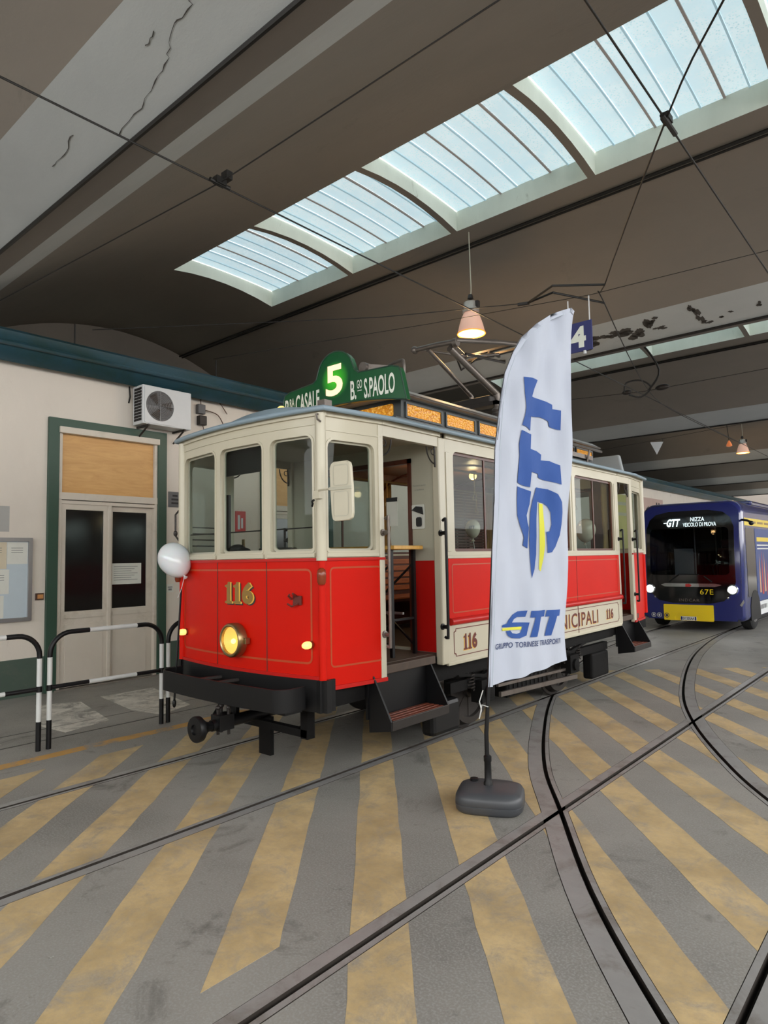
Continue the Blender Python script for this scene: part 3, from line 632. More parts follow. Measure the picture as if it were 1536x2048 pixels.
# --- corner posts and side facets
for s in (1, -1):
    for fc, y0, y1, yc in ((facF(s), 3.5, 4.12, 3.5), (facB(s), 10.4, 9.66, 10.4)):
        xc = XC + s * .95; ya, yb = min(y0, y1), max(y0, y1)
        MB().tube([(xc, yc, 1.74), (xc, yc, 2.88)], .042, 14).build('corner_post', 'cream', tram, 40)
        MB().tube([(xc, yc, .84), (xc, yc, 1.745)], .03, 12).build('corner_bead', 'red', tram, 40)
        pn = MB().panel([(ya if ya > 5 else ya + .03, .84), (ya + .1 if ya < 5 else ya, .84), (ya + .1 if ya < 5 else ya, .76), (yb if ya < 5 else yb - .1, .76), (yb if ya < 5 else yb - .1, .84), (yb if ya < 5 else yb - .03, .84), (yb, BELT), (ya, BELT)], [], fc, .04).build('side_facet', 'red', tram)
        if ya < 5:
            ln = MB(); frame_band(ln, ya + .07, yb - .04, .92, 1.69, .04, .014, lambda a, b, d: fc(a, b, d + .002), 0); ln.build('lining', 'goldline', pn)
        MB().panel(rect(ya + (.1 if ya < 5 else 0), yb - (0 if ya < 5 else .1), .755, .785), [], lambda a, b, d: fc(a, b, d + .014), .03).build('bottom_bead', 'redmould', pn)
        MB().panel(rect(ya, yb, BELT - .022, BELT - .002), [], lambda a, b, d: fc(a, b, d + .012), .03).build('belt_bead', 'redmould', pn)
        ha, hb = (ya + .055, yb - .09) if ya < 5 else (ya + .1, yb - .07)
        fr = MB().panel(rect(ya, yb, BELT, GUT), [rrect(ha, hb, 1.81, 2.69, .07, 4, .02)], fc, .05).build('facet_window_frame', 'cream', tram)
        MB().panel(rect(ha - .02, hb + .02, 1.765, 1.80), [], lambda a, b, d: fc(a, b, d + .022), .03).build('window_sill', 'cream', fr, 0, .006)
        bd = MB(); bd.panel(rrect(ha - .012, hb + .012, 1.80, 2.702, .08, 4, .03), [rrect(ha + .006, hb - .006, 1.816, 2.684, .064, 4, .02)], lambda a, b, d: fc(a, b, d + .006), .02); bd.build('window_bead', 'cream', fr)
        sh = MB(); frame_band(sh, ha, hb, 1.81, 2.69, .06, .022, lambda a, b, d: fc(a, b, d - .03), .02); sh.build('sash', 'cream_old', fr)
        MB().panel(rrect(ha + .01, hb - .01, 1.82, 2.68, .05), [], lambda a, b, d: fc(a, b, d - .038), .004).build('pane', 'glass', fr)
        MB().panel(rect(ya - .02, yb + .02, 2.862, 2.90), [], lambda a, b, d: fc(a, b, d + .02), .04).build('cornice', 'cream', fr, 0, .004)
        # narrow ledge above the facet window
        MB().panel(rect(ya + .03, yb - .02, 2.752, 2.766), [], lambda a, b, d: fc(a, b, d + .006), .02).build('drip_ledge', 'cream', fr)
    sd = side(s)
    x = XC + s * HW
    # entrances
    for y0, y1 in ((4.12, 4.90), (9.2, 9.66)):
        MB().panel(rect(y0, y1, 2.77, GUT), [], sd, .05).panel(rect(y0 - .02, y1 + .02, 2.862, 2.90), [], lambda a, b, d: sd(a, b, d + .02), .04).build('door_header', 'cream', tram, 0, .003)
        for q, dr in ((y0 + .01, 1), (y1 - .01, -1)):
            br = MB(); n = 7
            br.tube([(x - s * .025, q + dr * .13 * math.sin(i / n * math.pi / 2), 2.61 + .15 * (1 - math.cos(i / n * math.pi / 2)) * 1.0) for i in range(n + 1)], .007, 6)
            br.tube([(x - s * .025, q + dr * .035 + .028 * math.cos(t * .7), 2.72 + .028 * math.sin(t * .7)) for t in range(10)], .005, 5)
            br.tube([(x - s * .025, q + dr * .005, 2.58), (x - s * .025, q + dr * .01, 2.77)], .008, 5)
            br.build('scroll_bracket', 'iron', tram)
    MB().box(min(x, x - s * .055), max(x, x - s * .055), 4.065, 4.125, .76, 2.86).build('door_post', 'cream', tram, 0, .004)
    MB().box(min(x + s * .01, x - s * .07), max(x + s * .01, x - s * .07), 4.895, 5.0, .775, 2.86).build('door_post', 'cream', tram, 0, .012)
    MB().box(min(x, x - s * .06), max(x, x - s * .06), 9.14, 9.205, .775, 2.86).build('door_post', 'cream', tram, 0, .006)
    MB().box(min(x, x - s * .055), max(x, x - s * .055), 9.655, 9.74, .76, 2.86).build('door_post', 'cream', tram, 0, .006)
    # grab rails beside the doors
    for y, z0, z1, mat in ((4.10, 1.07, 2.05, 'steel'), (4.905, 1.06, 2.06, 'black'), (9.165, 1.1, 2.05, 'black'), (9.70, 1.1, 2.05, 'black')):
        hx = x + s * .065; gr = MB()
        gr.tube(smooth_path([(x + s * .03, y, z1 + .02), (hx - s * .01, y, z1 + .035), (hx, y, z1 - .05), (hx, y, z0 + .05), (hx - s * .01, y, z0 - .035), (x + s * .03, y, z0 - .03)], 5), .013, 8)
        go = gr.build('grab_rail', mat, tram, 50)
        for z in (z0 + .06, z1 - .09):
            MB().cyl((x, y, z), (hx, y, z), .016, .02, 10).lathe([(.03, 0), (.03, .012), (.012, .016)], (x, y, z), (s, 0, 0), 10).build('rail_bracket', mat, go, 40)
    # saloon side
    ya, yb = 5.0, 9.15
    red = MB().panel(rect(ya + .02, yb - .01, 1.17, 1.735), [], lambda a, b, d: sd(a, b, d + .004), .04).build('waist_panel', 'red', tram)
    ln = MB(); frame_band(ln, ya + .07, yb - .06, 1.225, 1.685, .03, .012, lambda a, b, d: sd(a, b, d + .006), 0); ln.build('lining', 'goldline', red)
    for y in (7.76,): MB().panel(rect(y - .003, y + .003, .79, 1.73), [], lambda a, b, d: sd(a, b, d + .007), .004).build('panel_seam', 'maroon', red)
    MB().tube([(x + s * .012, ya + .02, 1.152), (x + s * .012, yb + .01, 1.152)], .034, 12).build('waist_moulding', 'redmould', tram, 40)
    rk = MB().panel(rect(ya, yb, .775, 1.13), [], sd, .04).build('rocker_panel', 'cream', tram)
    MB().panel(rect(ya - .02, yb, .755, .79), [], lambda a, b, d: sd(a, b, d + .012), .03).build('bottom_bead', 'cream', rk, 0, .006)
    o = [(5.10, .83), (5.10, 1.035), (5.115, 1.035), (5.13, 1.075), (8.98, 1.075), (9.0, 1.035), (9.05, 1.035), (9.05, .83)]
    def notch(a, b, z0, z1, r): return [(a + r, z0), (b - r, z0), (b - r, z0 + r * .6), (b, z0 + r), (b, z1 - r), (b - r, z1 - r * .6), (b - r, z1), (a + r, z1), (a + r, z1 - r * .6), (a, z1 - r), (a, z0 + r), (a + r, z0 + r * .6)]
    MB().panel(notch(5.08, 9.07, .825, 1.085, .03), [notch(5.09, 9.06, .833, 1.077, .03)], lambda a, b, d: sd(a, b, d + .002), 0).build('lining', 'maroon', rk)
    if s > 0:
        for a0, a1, z0, z1, body in ((5.24, 5.47, .875, 1.02, '116'), (8.63, 8.86, .885, 1.015, '116'), (6.86, 8.36, .862, 1.035, 'MUNICIPALI')):
            t = MB(); (num116(t, a0 - .008, a1 - .008, z0 - .006, z1 - .006, sd, .002, .2) if body == '116' else text(t, body, a0 - .008, a1 - .008, z0 - .006, z1 - .006, sd, .002, .012, 0, 1.12)); t.build('number_shadow' if body == '116' else 'lettering_shadow', 'goldhi', rk)
            t = MB(); (num116(t, a0, a1, z0, z1, sd, .003, .2) if body == '116' else text(t, body, a0, a1, z0, z1, sd, .003, .014, 0, 1.12)); t.build('fleet_number' if body == '116' else 'lettering', 'maroon', rk)
    wh = [(5.14, 6.33), (6.45, 7.66), (7.80, 9.03)]
    fr = MB().panel(rect(ya, yb, 1.735, GUT), [rrect(a, b, 1.80, 2.755, .06, 4, .02) for a, b in wh], sd, .05).panel(rect(ya, yb, 2.862, 2.90), [], lambda a, b, d: sd(a, b, d + .02), .04).build('side_window_frame', 'cream', tram)
    if s < 0:
        for k in range(22): MB().panel(rect(7.80, 9.03, 1.80 + k * .0435, 1.836 + k * .0435), [], lambda a, b, d: sd(a, b, d - .06), .008).build('added_blind_slat', 'mahogany', fr)  # blind added in this far-side window to darken the saloon
    for q in (5.04, 6.39, 7.73, 9.09):
        MB().panel(rect(q - .028, q + .028, 1.80, 2.735), [], lambda a, b, d: sd(a, b, d + .01), .02).build('pilaster', 'cream', fr, 0, .004)
    MB().panel(rect(ya, yb, 1.735, 1.765), [], lambda a, b, d: sd(a, b, d + .016), .03).build('belt_rail', 'cream', fr, 0, .005)
    for a, b in wh:
        sh = MB(); frame_band(sh, a, b, 1.80, 2.755, .05, .028, lambda u, v, d: sd(u, v, d - .028), .02)
        m = a + (b - a) * .5; sh.panel(rect(m - .012, m + .012, 1.82, 2.74), [], lambda u, v, d: sd(u, v, d - .03), .016); sh.build('sash', 'mahogany', fr)
        for u0, u1 in ((a + .02, m - .01), (m + .01, b - .02)): MB().panel(rrect(u0, u1, 1.82, 2.735, .03), [], lambda u, v, d: sd(u, v, d - .036), .004).build('pane', 'glass', fr)
# --- front fittings
num = MB(); num116(num, -4.742 + .028, -4.365 + .028, 1.395 - .012, 1.57 - .012, fF, .003, .15); num.build('number_shadow', 'ink', tram)
num = MB(); num116(num, -4.742 + .016, -4.365 + .016, 1.395 - .002, 1.57 - .002, fF, .0045, .15); num.build('number_highlight', 'goldhi', tram)
num = MB(); num116(num, -4.742, -4.365, 1.395, 1.57, fF, .006, .15); num.build('fleet_number', 'gold', tram)
hx, hz = -4.565, 1.095; hy = fyc(hx)
hl = MB().lathe([(.128, .0), (.14, -.01), (.142, -.075), (.132, -.09), (.122, -.092), (.112, -.085), (.108, -.06)], (hx, hy, hz), (0, 1, 0), 32, False).build('headlamp', 'brass', tram, 40)
MB().lathe([(.110, -.066), (.092, -.04), (.06, -.016), (.02, -.006), (.002, -.005)], (hx, hy, hz), (0, 1, 0), 28, False).build('reflector', 'reflector', hl, 60)
MB().ball((hx, hy - .045, hz - .01), .019, .022, .022, 12, 8).build('bulb', 'lampwarm', hl, 60)
MB().lathe([(.110, -.070), (.06, -.082), (.002, -.086)], (hx, hy, hz), (0, 1, 0), 28, False).build('lens', 'glass', hl)
for q in (-.15, .15): MB().box(hx + q - .02, hx + q + .02, hy - .05, hy - .005, hz - .025, hz + .025).build('lug', 'brass', hl, 0, .004)
for x in (-3.752, -5.448):
    o = MB().lathe([(.03, 0), (.03, -.02), (.022, -.025)], (x, fyc(x), 1.10), (0, 1, 0), 14).build('marker_lamp', 'brass', tram, 40)
    MB().lathe([(.027, -.02), (.03, -.04), (.028, -.065), (.018, -.085), (.003, -.092)], (x, fyc(x), 1.10), (0, 1, 0), 14).build('lens', 'lampglass', o, 60)
for s in (1, -1):
    x = XC + s * .965
    o = MB().lathe([(.026, -.06), (.034, -.04), (.036, .02), (.03, .05), (.012, .065)], (x + s * .012, 3.47, 1.62), (0, 0, 1), 14).build('turn_signal', 'ambdark', tram, 50)
hook = MB().box(-3.925, -3.83, fyc(-3.87) - .012, fyc(-3.87), 1.40, 1.47).tube([(-3.93, 3.44, 1.44), (-3.935, 3.41, 1.47), (-3.91, 3.40, 1.48)], .008, 6).tube([(-3.86, 3.44, 1.41), (-3.9, 3.41, 1.39), (-3.935, 3.40, 1.41)], .008, 6).tube([(-3.88, 3.44, 1.47), (-3.875, 3.40, 1.49)], .009, 6)
hook.build('lamp_bracket', 'maroon', tram)
# mirror plate on an arm
mf = lambda a, b, d=0: (-3.455 + a * .985, 3.40 - d + a * .10, b)
arm = MB().tube([(-3.64, 3.46, 2.255), (-3.6, 3.43, 2.27), (-3.445, 3.40, 2.268)], .008, 6).box(-3.66, -3.6, 3.43, 3.47, 2.21, 2.27).build('mirror_arm', 'cream', tram)
mp = [(0, 2.42), (.012, 2.45), (.04, 2.465), (.16, 2.465), (.19, 2.45), (.2, 2.42), (.212, 2.26), (.215, 2.08), (.205, 2.045), (.18, 2.03), (.05, 2.025), (.025, 2.04), (.015, 2.08), (.005, 2.26)]
mir = MB().panel(mp, [], mf, .025).build('mirror_plate', 'cream', tram, 0, .006)
for z0, z1 in ((2.285, 2.44), (2.06, 2.245)):
    r_ = MB(); frame_band(r_, .035, .18, z0, z1, .025, .006, lambda a, b, d: mf(a, b, d + .002), 0); r_.build('raised_edge', 'cream_old', mir)
MB().panel(rect(.0, .21, 2.255, 2.278), [], lambda a, b, d: mf(a, b, d + .007), .01).build('strap', 'cream_old', mir)
MB().tube([(-3.645, 3.42, 2.20), (-3.645, 3.40, 2.185), (-3.63, 3.395, 2.17), (-3.645, 3.40, 2.15)], .009, 6).build('cable_clip', 'black', tram)
# little hook and cable on the left corner
MB().tube([(-5.57, 3.47, 1.95), (-5.60, 3.45, 2.0), (-5.6, 3.45, 2.2), (-5.57, 3.47, 2.24)], .009, 6).ball((-5.6, 3.45, 2.02), .02, .02, .03, 10, 6).build('grab_rail', 'iron', tram)
MB().tube([(-5.42, 3.40, 1.5), (-5.425, 3.385, 1.2), (-5.43, 3.36, .8), (-5.43, 3.34, .5)], .010, 6).ball((-5.43, 3.34, .47), .018, .018, .04, 10, 6).build('jumper_cable', 'black', tram, 50)
# --- bumper, skirt, coupler
def bump_path(off, xe): return [(XC + xe * math.sin(i / 14 * math.pi / 2 * .98) * s, 0) for s in (1,) for i in range(15)]
MB().panel(rect(XC - 1.0, XC + 1.0, .60, .84), [], lambda a, b, d: (a, fyc(a) - .02 - d, b), .05, cx9).build('front_skirt', 'black', tram, 30)
for s in (1, -1): MB().panel(rect(3.46, 3.60, .60, .84), [], lambda a, b, d: facF(s)(a, b, d + .015), .04).build('skirt_side', 'black', tram)
rb_, xe_, y0_ = .13, .84, 3.16
outer = [(XC - xe_, 3.42)] + [(XC - xe_ + rb_ - rb_ * math.cos(R(9 * i)), y0_ + .015 + rb_ - rb_ * math.sin(R(9 * i))) for i in range(11)]
outer += [(XC + x, y0_ + .015 - .03 * (1 - (x / .71) ** 2)) for x in [-.6 + .1 * i for i in range(13)]]
outer += [(2 * XC - x, y) for x, y in outer[:12][::-1]]
bp = MB()
for (xa, ya_), (xb, yb_) in zip(outer[:-1], outer[1:]):
    dx, dy = xb - xa, yb_ - ya_; l = math.hypot(dx, dy); nx, ny = -dy / l * .014, dx / l * .014
    dz = lambda x: .795 - .035 * math.cos((x - XC) / .84 * math.pi) * 0
    bp.add([(xa, ya_, .625), (xb, yb_, .625), (xb, yb_, .795), (xa, ya_, .795), (xa + nx, ya_ + ny, .625), (xb + nx, yb_ + ny, .625), (xb + nx, yb_ + ny, .795), (xa + nx, ya_ + ny, .795)],
           [(0, 1, 2, 3), (7, 6, 5, 4), (0, 4, 5, 1), (3, 2, 6, 7)])
bo = bp.build('bumper', 'black', tram, 50)
for x in (XC - .22, XC + .02): MB().bar((x, 3.19, .77), (x + .05, 3.42, .77), .03, .02).build('bumper_stay', 'iron', bo)
MB().box(XC - .8, XC + .8, 3.25, 3.42, .60, .64).build('bumper_floor', 'black', bo)
cp = MB().lathe([(.035, .17), (.04, .1), (.075, .055), (.098, .035), (.102, .0), (.096, -.012), (.04, -.016), (.035, .0), (.01, .0)], (-4.54, 2.98, .445), (0, 1, 0), 28).build('buffer_head', 'black', tram, 40)
MB().tube([(-4.54, 3.12, .445), (-4.54, 4.2, .47)], [.045, .05], 10).box(-4.60, -4.48, 3.16, 3.30, .40, .52).build('coupler_bar', 'black', tram, 40)
MB().tube(smooth_path([(-4.72, 3.38, .62), (-4.74, 3.34, .52), (-4.72, 3.28, .46), (-4.6, 3.24, .45)], 4), .026, 8).build('air_hose', 'black', tram, 50)
for x, y in ((-4.6, 3.26), (-4.5, 3.26), (-4.56, 3.2)): MB().tube([(x, y, .36), (x, y, .56)], .014, 6).ball((x, y, .57), .02, .02, .02, 8, 6).build('coupler_pin', 'iron', tram)
MB().box(-5.2, -5.0, 3.42, 3.5, .56, .62).tube([(-4.62, 3.4, .56), (-4.62, 3.4, .48)], .03, 8).build('brake_valve', 'black', tram)
MB().box(-5.0, -3.95, 3.60, 3.66, .34, .40).box(-4.02, -3.94, 3.60, 3.68, .33, .62).box(-5.0, -4.92, 3.60, 3.68, .34, .62).build('lifeguard_frame', 'blackmatte', tram)
MB().box(-4.62, -4.47, 3.66, 3.70, .10, .42).build('lifeguard_plate', 'blackmatte', tram)
# --- underframe
MB().box(XC - .95, XC + .95, 3.48, 10.38, .62, .80).build('underframe', 'blackmatte', tram)
for s in (1, -1):
    x = XC + s * .86
    MB().box(min(x, x + s * .06), max(x, x + s * .06), 4.98, 9.15, .60, .78).build('sole_bar', 'blackmatte', tram)
    MB().bar((x + s * .02, 5.2, .50), (x + s * .02, 8.95, .50), .07, .10).build('truck_frame', 'blackmatte', tram)
    MB().bar((x + s * .05, 6.1, .30), (x + s * .05, 7.95, .22), .03, .05).bar((x + s * .05, 6.05, .40), (x + s * .05, 7.9, .34), .03, .03).build('tie_bar', 'steel', tram)
    for yax in (5.75, 7.75):
        wx = XC + s * .70
        wl_ = MB().lathe([(.06, 0), (.09, .02), (.1, .05), (.28, .05), (.29, .02), (.35, .02), (.36, .06), (.375, .1), (.405, .105), (.405, .13), (.08, .13)], (wx + s * .10, yax, .409), (-s, 0, 0), 36).build('wheel', 'iron', tram, 35)
        for k in range(8):
            a = k * math.pi / 4; MB().bar((wx + s * .04, yax + .07 * math.cos(a), .40 + .07 * math.sin(a)), (wx + s * .04, yax + .29 * math.cos(a), .40 + .29 * math.sin(a)), .04, .03, (1, 0, 0)).build('spoke', 'iron', wl_)
        ab = MB().box(min(x, x + s * .13), max(x, x + s * .13), yax - .12, yax + .12, .30, .52).lathe([(.07, 0), (.07, .03), (.02, .04)], (x + s * .13, yax, .40), (s, 0, 0), 12).build('axle_box', 'blackmatte', tram, 40)
        for dy in (-.22, .22):
            n = 34; MB().tube([(x + s * .06 + .04 * math.cos(i * 1.1), yax + dy + .04 * math.sin(i * 1.1), .44 + .18 * i / n) for i in range(n)], .009, 5).build('coil_spring', 'iron', tram, 60)
        MB().bar((x + s * .06, yax - .45, .62), (x + s * .06, yax, .55), .05, .03).bar((x + s * .06, yax, .55), (x + s * .06, yax + .45, .62), .05, .03).build('leaf_spring', 'blackmatte', tram)
        MB().box(wx - .05, wx + .05, yax - .50, yax - .42, .2, .55).build('brake_shoe', 'steel', tram, 0, .01)
    MB().box(min(x - s * .05, x + s * .1), max(x - s * .05, x + s * .1), 4.86, 5.30, .12, .42).build('wheel_guard', 'black', tram, 0, .04)
    MB().box(min(x - s * .05, x + s * .09), max(x - s * .05, x + s * .09), 8.35, 8.9, .12, .45).build('wheel_guard', 'blackmatte', tram, 0, .03)
    MB().box(min(x - s * .3, x + s * .02), max(x - s * .3, x + s * .02), 6.3, 7.2, .22, .58).build('resistor_box', 'blackmatte', tram, 0, .02)
    for k in range(9): MB().box(min(x + s * .0, x + s * .03), max(x + s * .0, x + s * .03), 6.33 + k * .095, 6.38 + k * .095, .24, .56).build('cooling_fin', 'blackmatte', tram)
    # steps
    for y0, y1 in ((4.02, 4.72), (9.2, 9.78)):
        xs0, xs1 = XC + s * .98, XC + s * 1.20
        MB().box(min(xs0, xs0 - s * .02), max(xs0, xs0 - s * .02), y0 - .06, y1 + .06, .46, .86).build('step_riser', 'black', tram)
        st = MB().box(min(xs0, xs1), max(xs0, xs1), y0, y1, .425, .45).box(min(xs1, xs1 + s * .016), max(xs1, xs1 + s * .016), y0 - .03, y1 + .03, .40, .475).build('step', 'iron', tram, 0, .004)
        for k in range(4):
            q = xs0 + s * (.012 + .052 * k); MB().box(min(q, q + s * .040), max(q, q + s * .040), y0 + .01, y1 - .01, .448, .472).build('slat', 'woodred', st, 0, .004)
        for y in (y0 - .045, y1 + .02):
            MB().add([(xs0, y, .84), (xs0 + s * .03, y, .84), (xs1 + s * .01, y, .47), (xs1 + s * .01, y, .40), (xs0, y, .36),
                      (xs0, y + .018, .84), (xs0 + s * .03, y + .018, .84), (xs1 + s * .01, y + .018, .47), (xs1 + s * .01, y + .018, .40), (xs0, y + .018, .36)],
                     [(0, 1, 2, 3, 4), (9, 8, 7, 6, 5)] + [(i, (i + 1) % 5, (i + 1) % 5 + 5, i + 5) for i in range(5)]).build('step_side', 'black', st)
        MB().box(min(xs0 - s * .05, XC + s * 1.03), max(xs0 - s * .05, XC + s * 1.03), y0, y1 + .1, .80, .87).build('threshold', 'floorwood', tram, 0, .006)
# --- inside
MB().box(XC - .95, XC + .95, 3.52, 10.36, .84, .875).build('platform_floor', 'floorwood', tram)
bh = lambda y: (lambda a, b, d=0: (a, y + d, b))
for y in (4.97, 9.16):
    o = MB().panel(rect(XC - 1.0, XC + 1.0, .875, 2.86), [rrect(XC - .62, XC + .30 + .38, .90, 2.66, .04, 3, .002)], bh(y), .04)
    o.build('bulkhead', 'cream_old', tram)
    for xa_, xb_ in ((XC + .72, XC + .99), (XC - .99, XC - .67)):
        MB().panel(rect(xa_, xb_, .88, 1.72), [], bh(y - .045), .006).build('bulkhead_dado', 'redmould', tram)
        MB().panel(rect(xa_, xb_, .88, 2.83), [], bh((y + .03) if y < 6 else (y - .05)), .012).build('bulkhead_lining', 'mahogany', tram)
    fr = MB(); fr.panel(rrect(XC - .66, XC + .72, .88, 2.70, .05, 3, .002), [rrect(XC - .61, XC + .67, .86, 2.65, .04, 3, .002)], bh(y + .006), .055) if 0 else fr.box(XC - .66, XC - .61, y - .055, y + .01, .88, 2.70).box(XC + .67, XC + .71, y - .055, y + .01, .88, 2.70).box(XC - .66, XC + .71, y - .055, y + .01, 2.655, 2.70)
    fr.build('doorway_trim', 'mahogany', tram)
pw = MB(); text(pw, 'Numero posti', -3.87, -3.72, 2.42, 2.44, lambda a, b, d: (a, 4.925 - d, b), .002); text(pw, 'a sedere', -3.85, -3.74, 2.385, 2.40, lambda a, b, d: (a, 4.925 - d, b), .002); pw.build('painted_notice', 'grey_ink', tram)
MB().panel(rrect(-3.885, -3.735, 2.02, 2.25, .01), [], lambda a, b, d: (a, 4.918 - d, b), .008).build('picture_board', 'paper', tram)
MB().panel([(-3.88, 2.20), (-3.83, 2.235), (-3.75, 2.225), (-3.74, 2.15), (-3.80, 2.17)], [], lambda a, b, d: (a, 4.908 - d, b), 0).panel(rrect(-3.83, -3.76, 2.04, 2.13, .02), [], lambda a, b, d: (a, 4.908 - d, b), 0).build('picture_print', 'ink', tram)
MB().panel(rect(-4.20, -4.06, 2.06, 2.32), [], lambda a, b, d: (a, 4.915 - d, b), .004).build('rule_sheet', 'paper', tram)
MB().panel(rect(-4.20, -4.06, 2.30, 2.34), [], lambda a, b, d: (a, 4.913 - d, b), .004).build('rule_sheet_header', 'ink', tram)
# saloon and platform ceilings, wooden lining, tie arches
MB().box(XC - 1.0, XC + 1.0, 4.99, 9.14, 2.84, 2.86).build('saloon_ceiling', 'ceilwood', tram)
for y0, y1 in ((3.55, 4.93), (9.2, 10.35)): MB().box(XC - .95, XC + .95, y0, y1, 2.84, 2.86).build('platform_ceiling', 'cream_old', tram)
for s in (1, -1):
    x = XC + s * 1.0
    MB().box(min(x, x - s * .02), max(x, x - s * .02), 4.99, 9.14, .88, 1.78).build('saloon_lining', 'mahogany', tram)
    MB().box(min(x, x - s * .03), max(x, x - s * .03), 4.99, 9.14, 2.74, 2.84).build('cantrail', 'mahogany', tram)
    MB().tube([(XC + s * .60, 5.0, 2.68), (XC + s * .60, 9.1, 2.68)], .014, 8).build('ceiling_rail', 'brass', tram)
    be = MB().box(min(XC + s * .52, XC + s * .97), max(XC + s * .52, XC + s * .97), 5.3, 8.95, 1.22, 1.25).build('bench_frame', 'mahogany', tram)
    for k in range(6): q = XC + s * (.50 + .078 * k); MB().box(min(q, q + s * .06), max(q, q + s * .06), 5.28, 8.97, 1.25, 1.275).build('seat_slat', 'bench', be, 0, .006)
    for k in range(5): q = XC + s * (.95 + .006 * k); MB().box(min(q, q + s * .02), max(q, q + s * .02), 5.28, 8.97, 1.33 + .085 * k, 1.395 + .085 * k).build('back_slat', 'bench', be, 0, .006)
    for y in (5.35, 6.6, 7.8, 8.9): MB().box(min(XC + s * .55, XC + s * .60), max(XC + s * .55, XC + s * .60), y - .03, y + .03, .875, 1.22).build('bench_leg', 'mahogany', be)
    for y in ((5.62, 6.2, 6.9, 7.5, 8.2, 8.8) if s > 0 else (5.4, 6.1, 6.8, 7.4, 8.1, 8.7)):
        xx = XC + s * .60; st = MB().tube([(xx, y, 2.68), (xx, y, 2.46)], .007, 6).build('hand_strap', 'curtain', tram)
        MB().tube([(xx, y + dy, z) for dy, z in ((0, 2.46), (.035, 2.41), (.035, 2.385), (-.035, 2.385), (-.035, 2.41))], .007, 6, True).build('strap_handle', 'brass', st)
    for y in (5.20, 6.32, 6.48, 7.64, 7.84, 8.98):
        c = MB(); n = 14; xx = XC + s * .965
        L = [(xx - s * .02 * (1 + math.sin(i * 1.9)), y - .09 + .18 * i / n) for i in range(n + 1)]
        def w_(z, p): f = 1 - .45 * max(0, 1 - abs(z - 2.05) / .25); return (p[0], y + (p[1] - y) * f, z)
        zs = (2.74, 2.5, 2.25, 2.05, 1.95, 1.82)
        for z0, z1 in zip(zs[:-1], zs[1:]):
            for p, q in zip(L[:-1], L[1:]): c.add([w_(z0, p), w_(z0, q), w_(z1, q), w_(z1, p)], [(0, 1, 2, 3)])
        c.build('curtain', 'curtain', tram, 80)
for y in (6.4, 7.75):
    MB().tube([(XC + .95 * math.cos(math.pi * i / 12), y, 2.45 + .38 * math.sin(math.pi * i / 12) ** .6) for i in range(13)], .014, 6).build('ceiling_arch', 'mahogany', tram, 50)
for y in (5.9, 7.1, 8.4):
    o = MB().lathe([(.04, .0), (.05, -.02), (.03, -.03)], (XC, y, 2.84), (0, 0, 1), 12).build('ceiling_lamp', 'brass', tram)
    MB().ball((XC, y, 2.78), .05, .05, .05, 12, 8).build('globe', 'lampwarm', o, 60)
    l = bpy.data.lights.new('saloon_lamp', 'POINT'); l.energy = 5; l.color = (1, .74, .42); l.shadow_soft_size = .05; lo = bpy.data.objects.new('saloon_lamp_light', l); COL.objects.link(lo); lo.location = (0, y - 6.9, 2.70); lo.parent = tram
# driver's stand: controller, brake column, telephone-like boxes on the front sill
MB().lathe([(.15, .875), (.15, .9), (.12, .92), (.12, 1.62), (.14, 1.66), (.14, 1.76), (.10, 1.80), (.03, 1.81)], (-4.95, 3.72, 0), (0, 0, 1), 20).build('controller', 'black', tram, 40)
MB().tube([(-4.95, 3.72, 1.80), (-4.95, 3.72, 1.86), (-4.80, 3.64, 1.87), (-4.79, 3.63, 1.94)], .014, 8).build('controller_handle', 'brass', tram)
MB().tube([(-4.35, 3.66, .875), (-4.35, 3.66, 1.82)], .03, 10).tube([(-4.35 + .15 * math.cos(t / 16 * 2 * math.pi), 3.66 + .15 * math.sin(t / 16 * 2 * math.pi), 1.84) for t in range(16)], .014, 8, True).bar((-4.5, 3.66, 1.83), (-4.2, 3.66, 1.83), .02, .02).build('brake_wheel', 'iron', tram, 50)
MB().ball((-4.74, 3.53, 1.85), .09, .06, .045, 14, 8).ball((-4.66, 3.53, 1.83), .09, .05, .035, 14, 8).build('sill_cloth', 'black', tram, 60)
MB().box(-4.55, -4.45, 3.5, 3.56, 1.78, 1.83).box(-4.40, -4.32, 3.5, 3.56, 1.78, 1.82).build('sill_box', 'paper', tram)
MB().lathe([(.016, 1.78), (.018, 1.80), (.018, 1.87), (.007, 1.89), (.007, 1.92)], (-4.38, 3.58, 0), (0, 0, 1), 10).build('sill_bottle', 'dark_green', tram)
MB().tube([(-4.86, 3.53, 1.8), (-4.855, 3.51, 2.12), (-4.84, 3.5, 2.26), (-4.82, 3.5, 2.30)], .014, 6).build('wiper_arm', 'black', tram, 50)
MB().box(-4.835, -4.795, 3.475, 3.50, 1.83, 2.33).build('wiper_blade', 'black', tram)
MB().box(-4.90, -4.255, 3.50, 3.515, 2.50, 2.74).build('sun_blind', 'black', tram)
MB().tube([(-5.45, 3.52, 2.0), (-3.75, 3.52, 2.0)], .006, 6).build('window_bar', 'iron', tram)
for z in (1.90, 1.96, 2.02, 2.08): MB().tube([(-5.545, 3.60, z), (-5.635, 4.03, z)], .006, 5).build('window_bar', 'iron', tram)
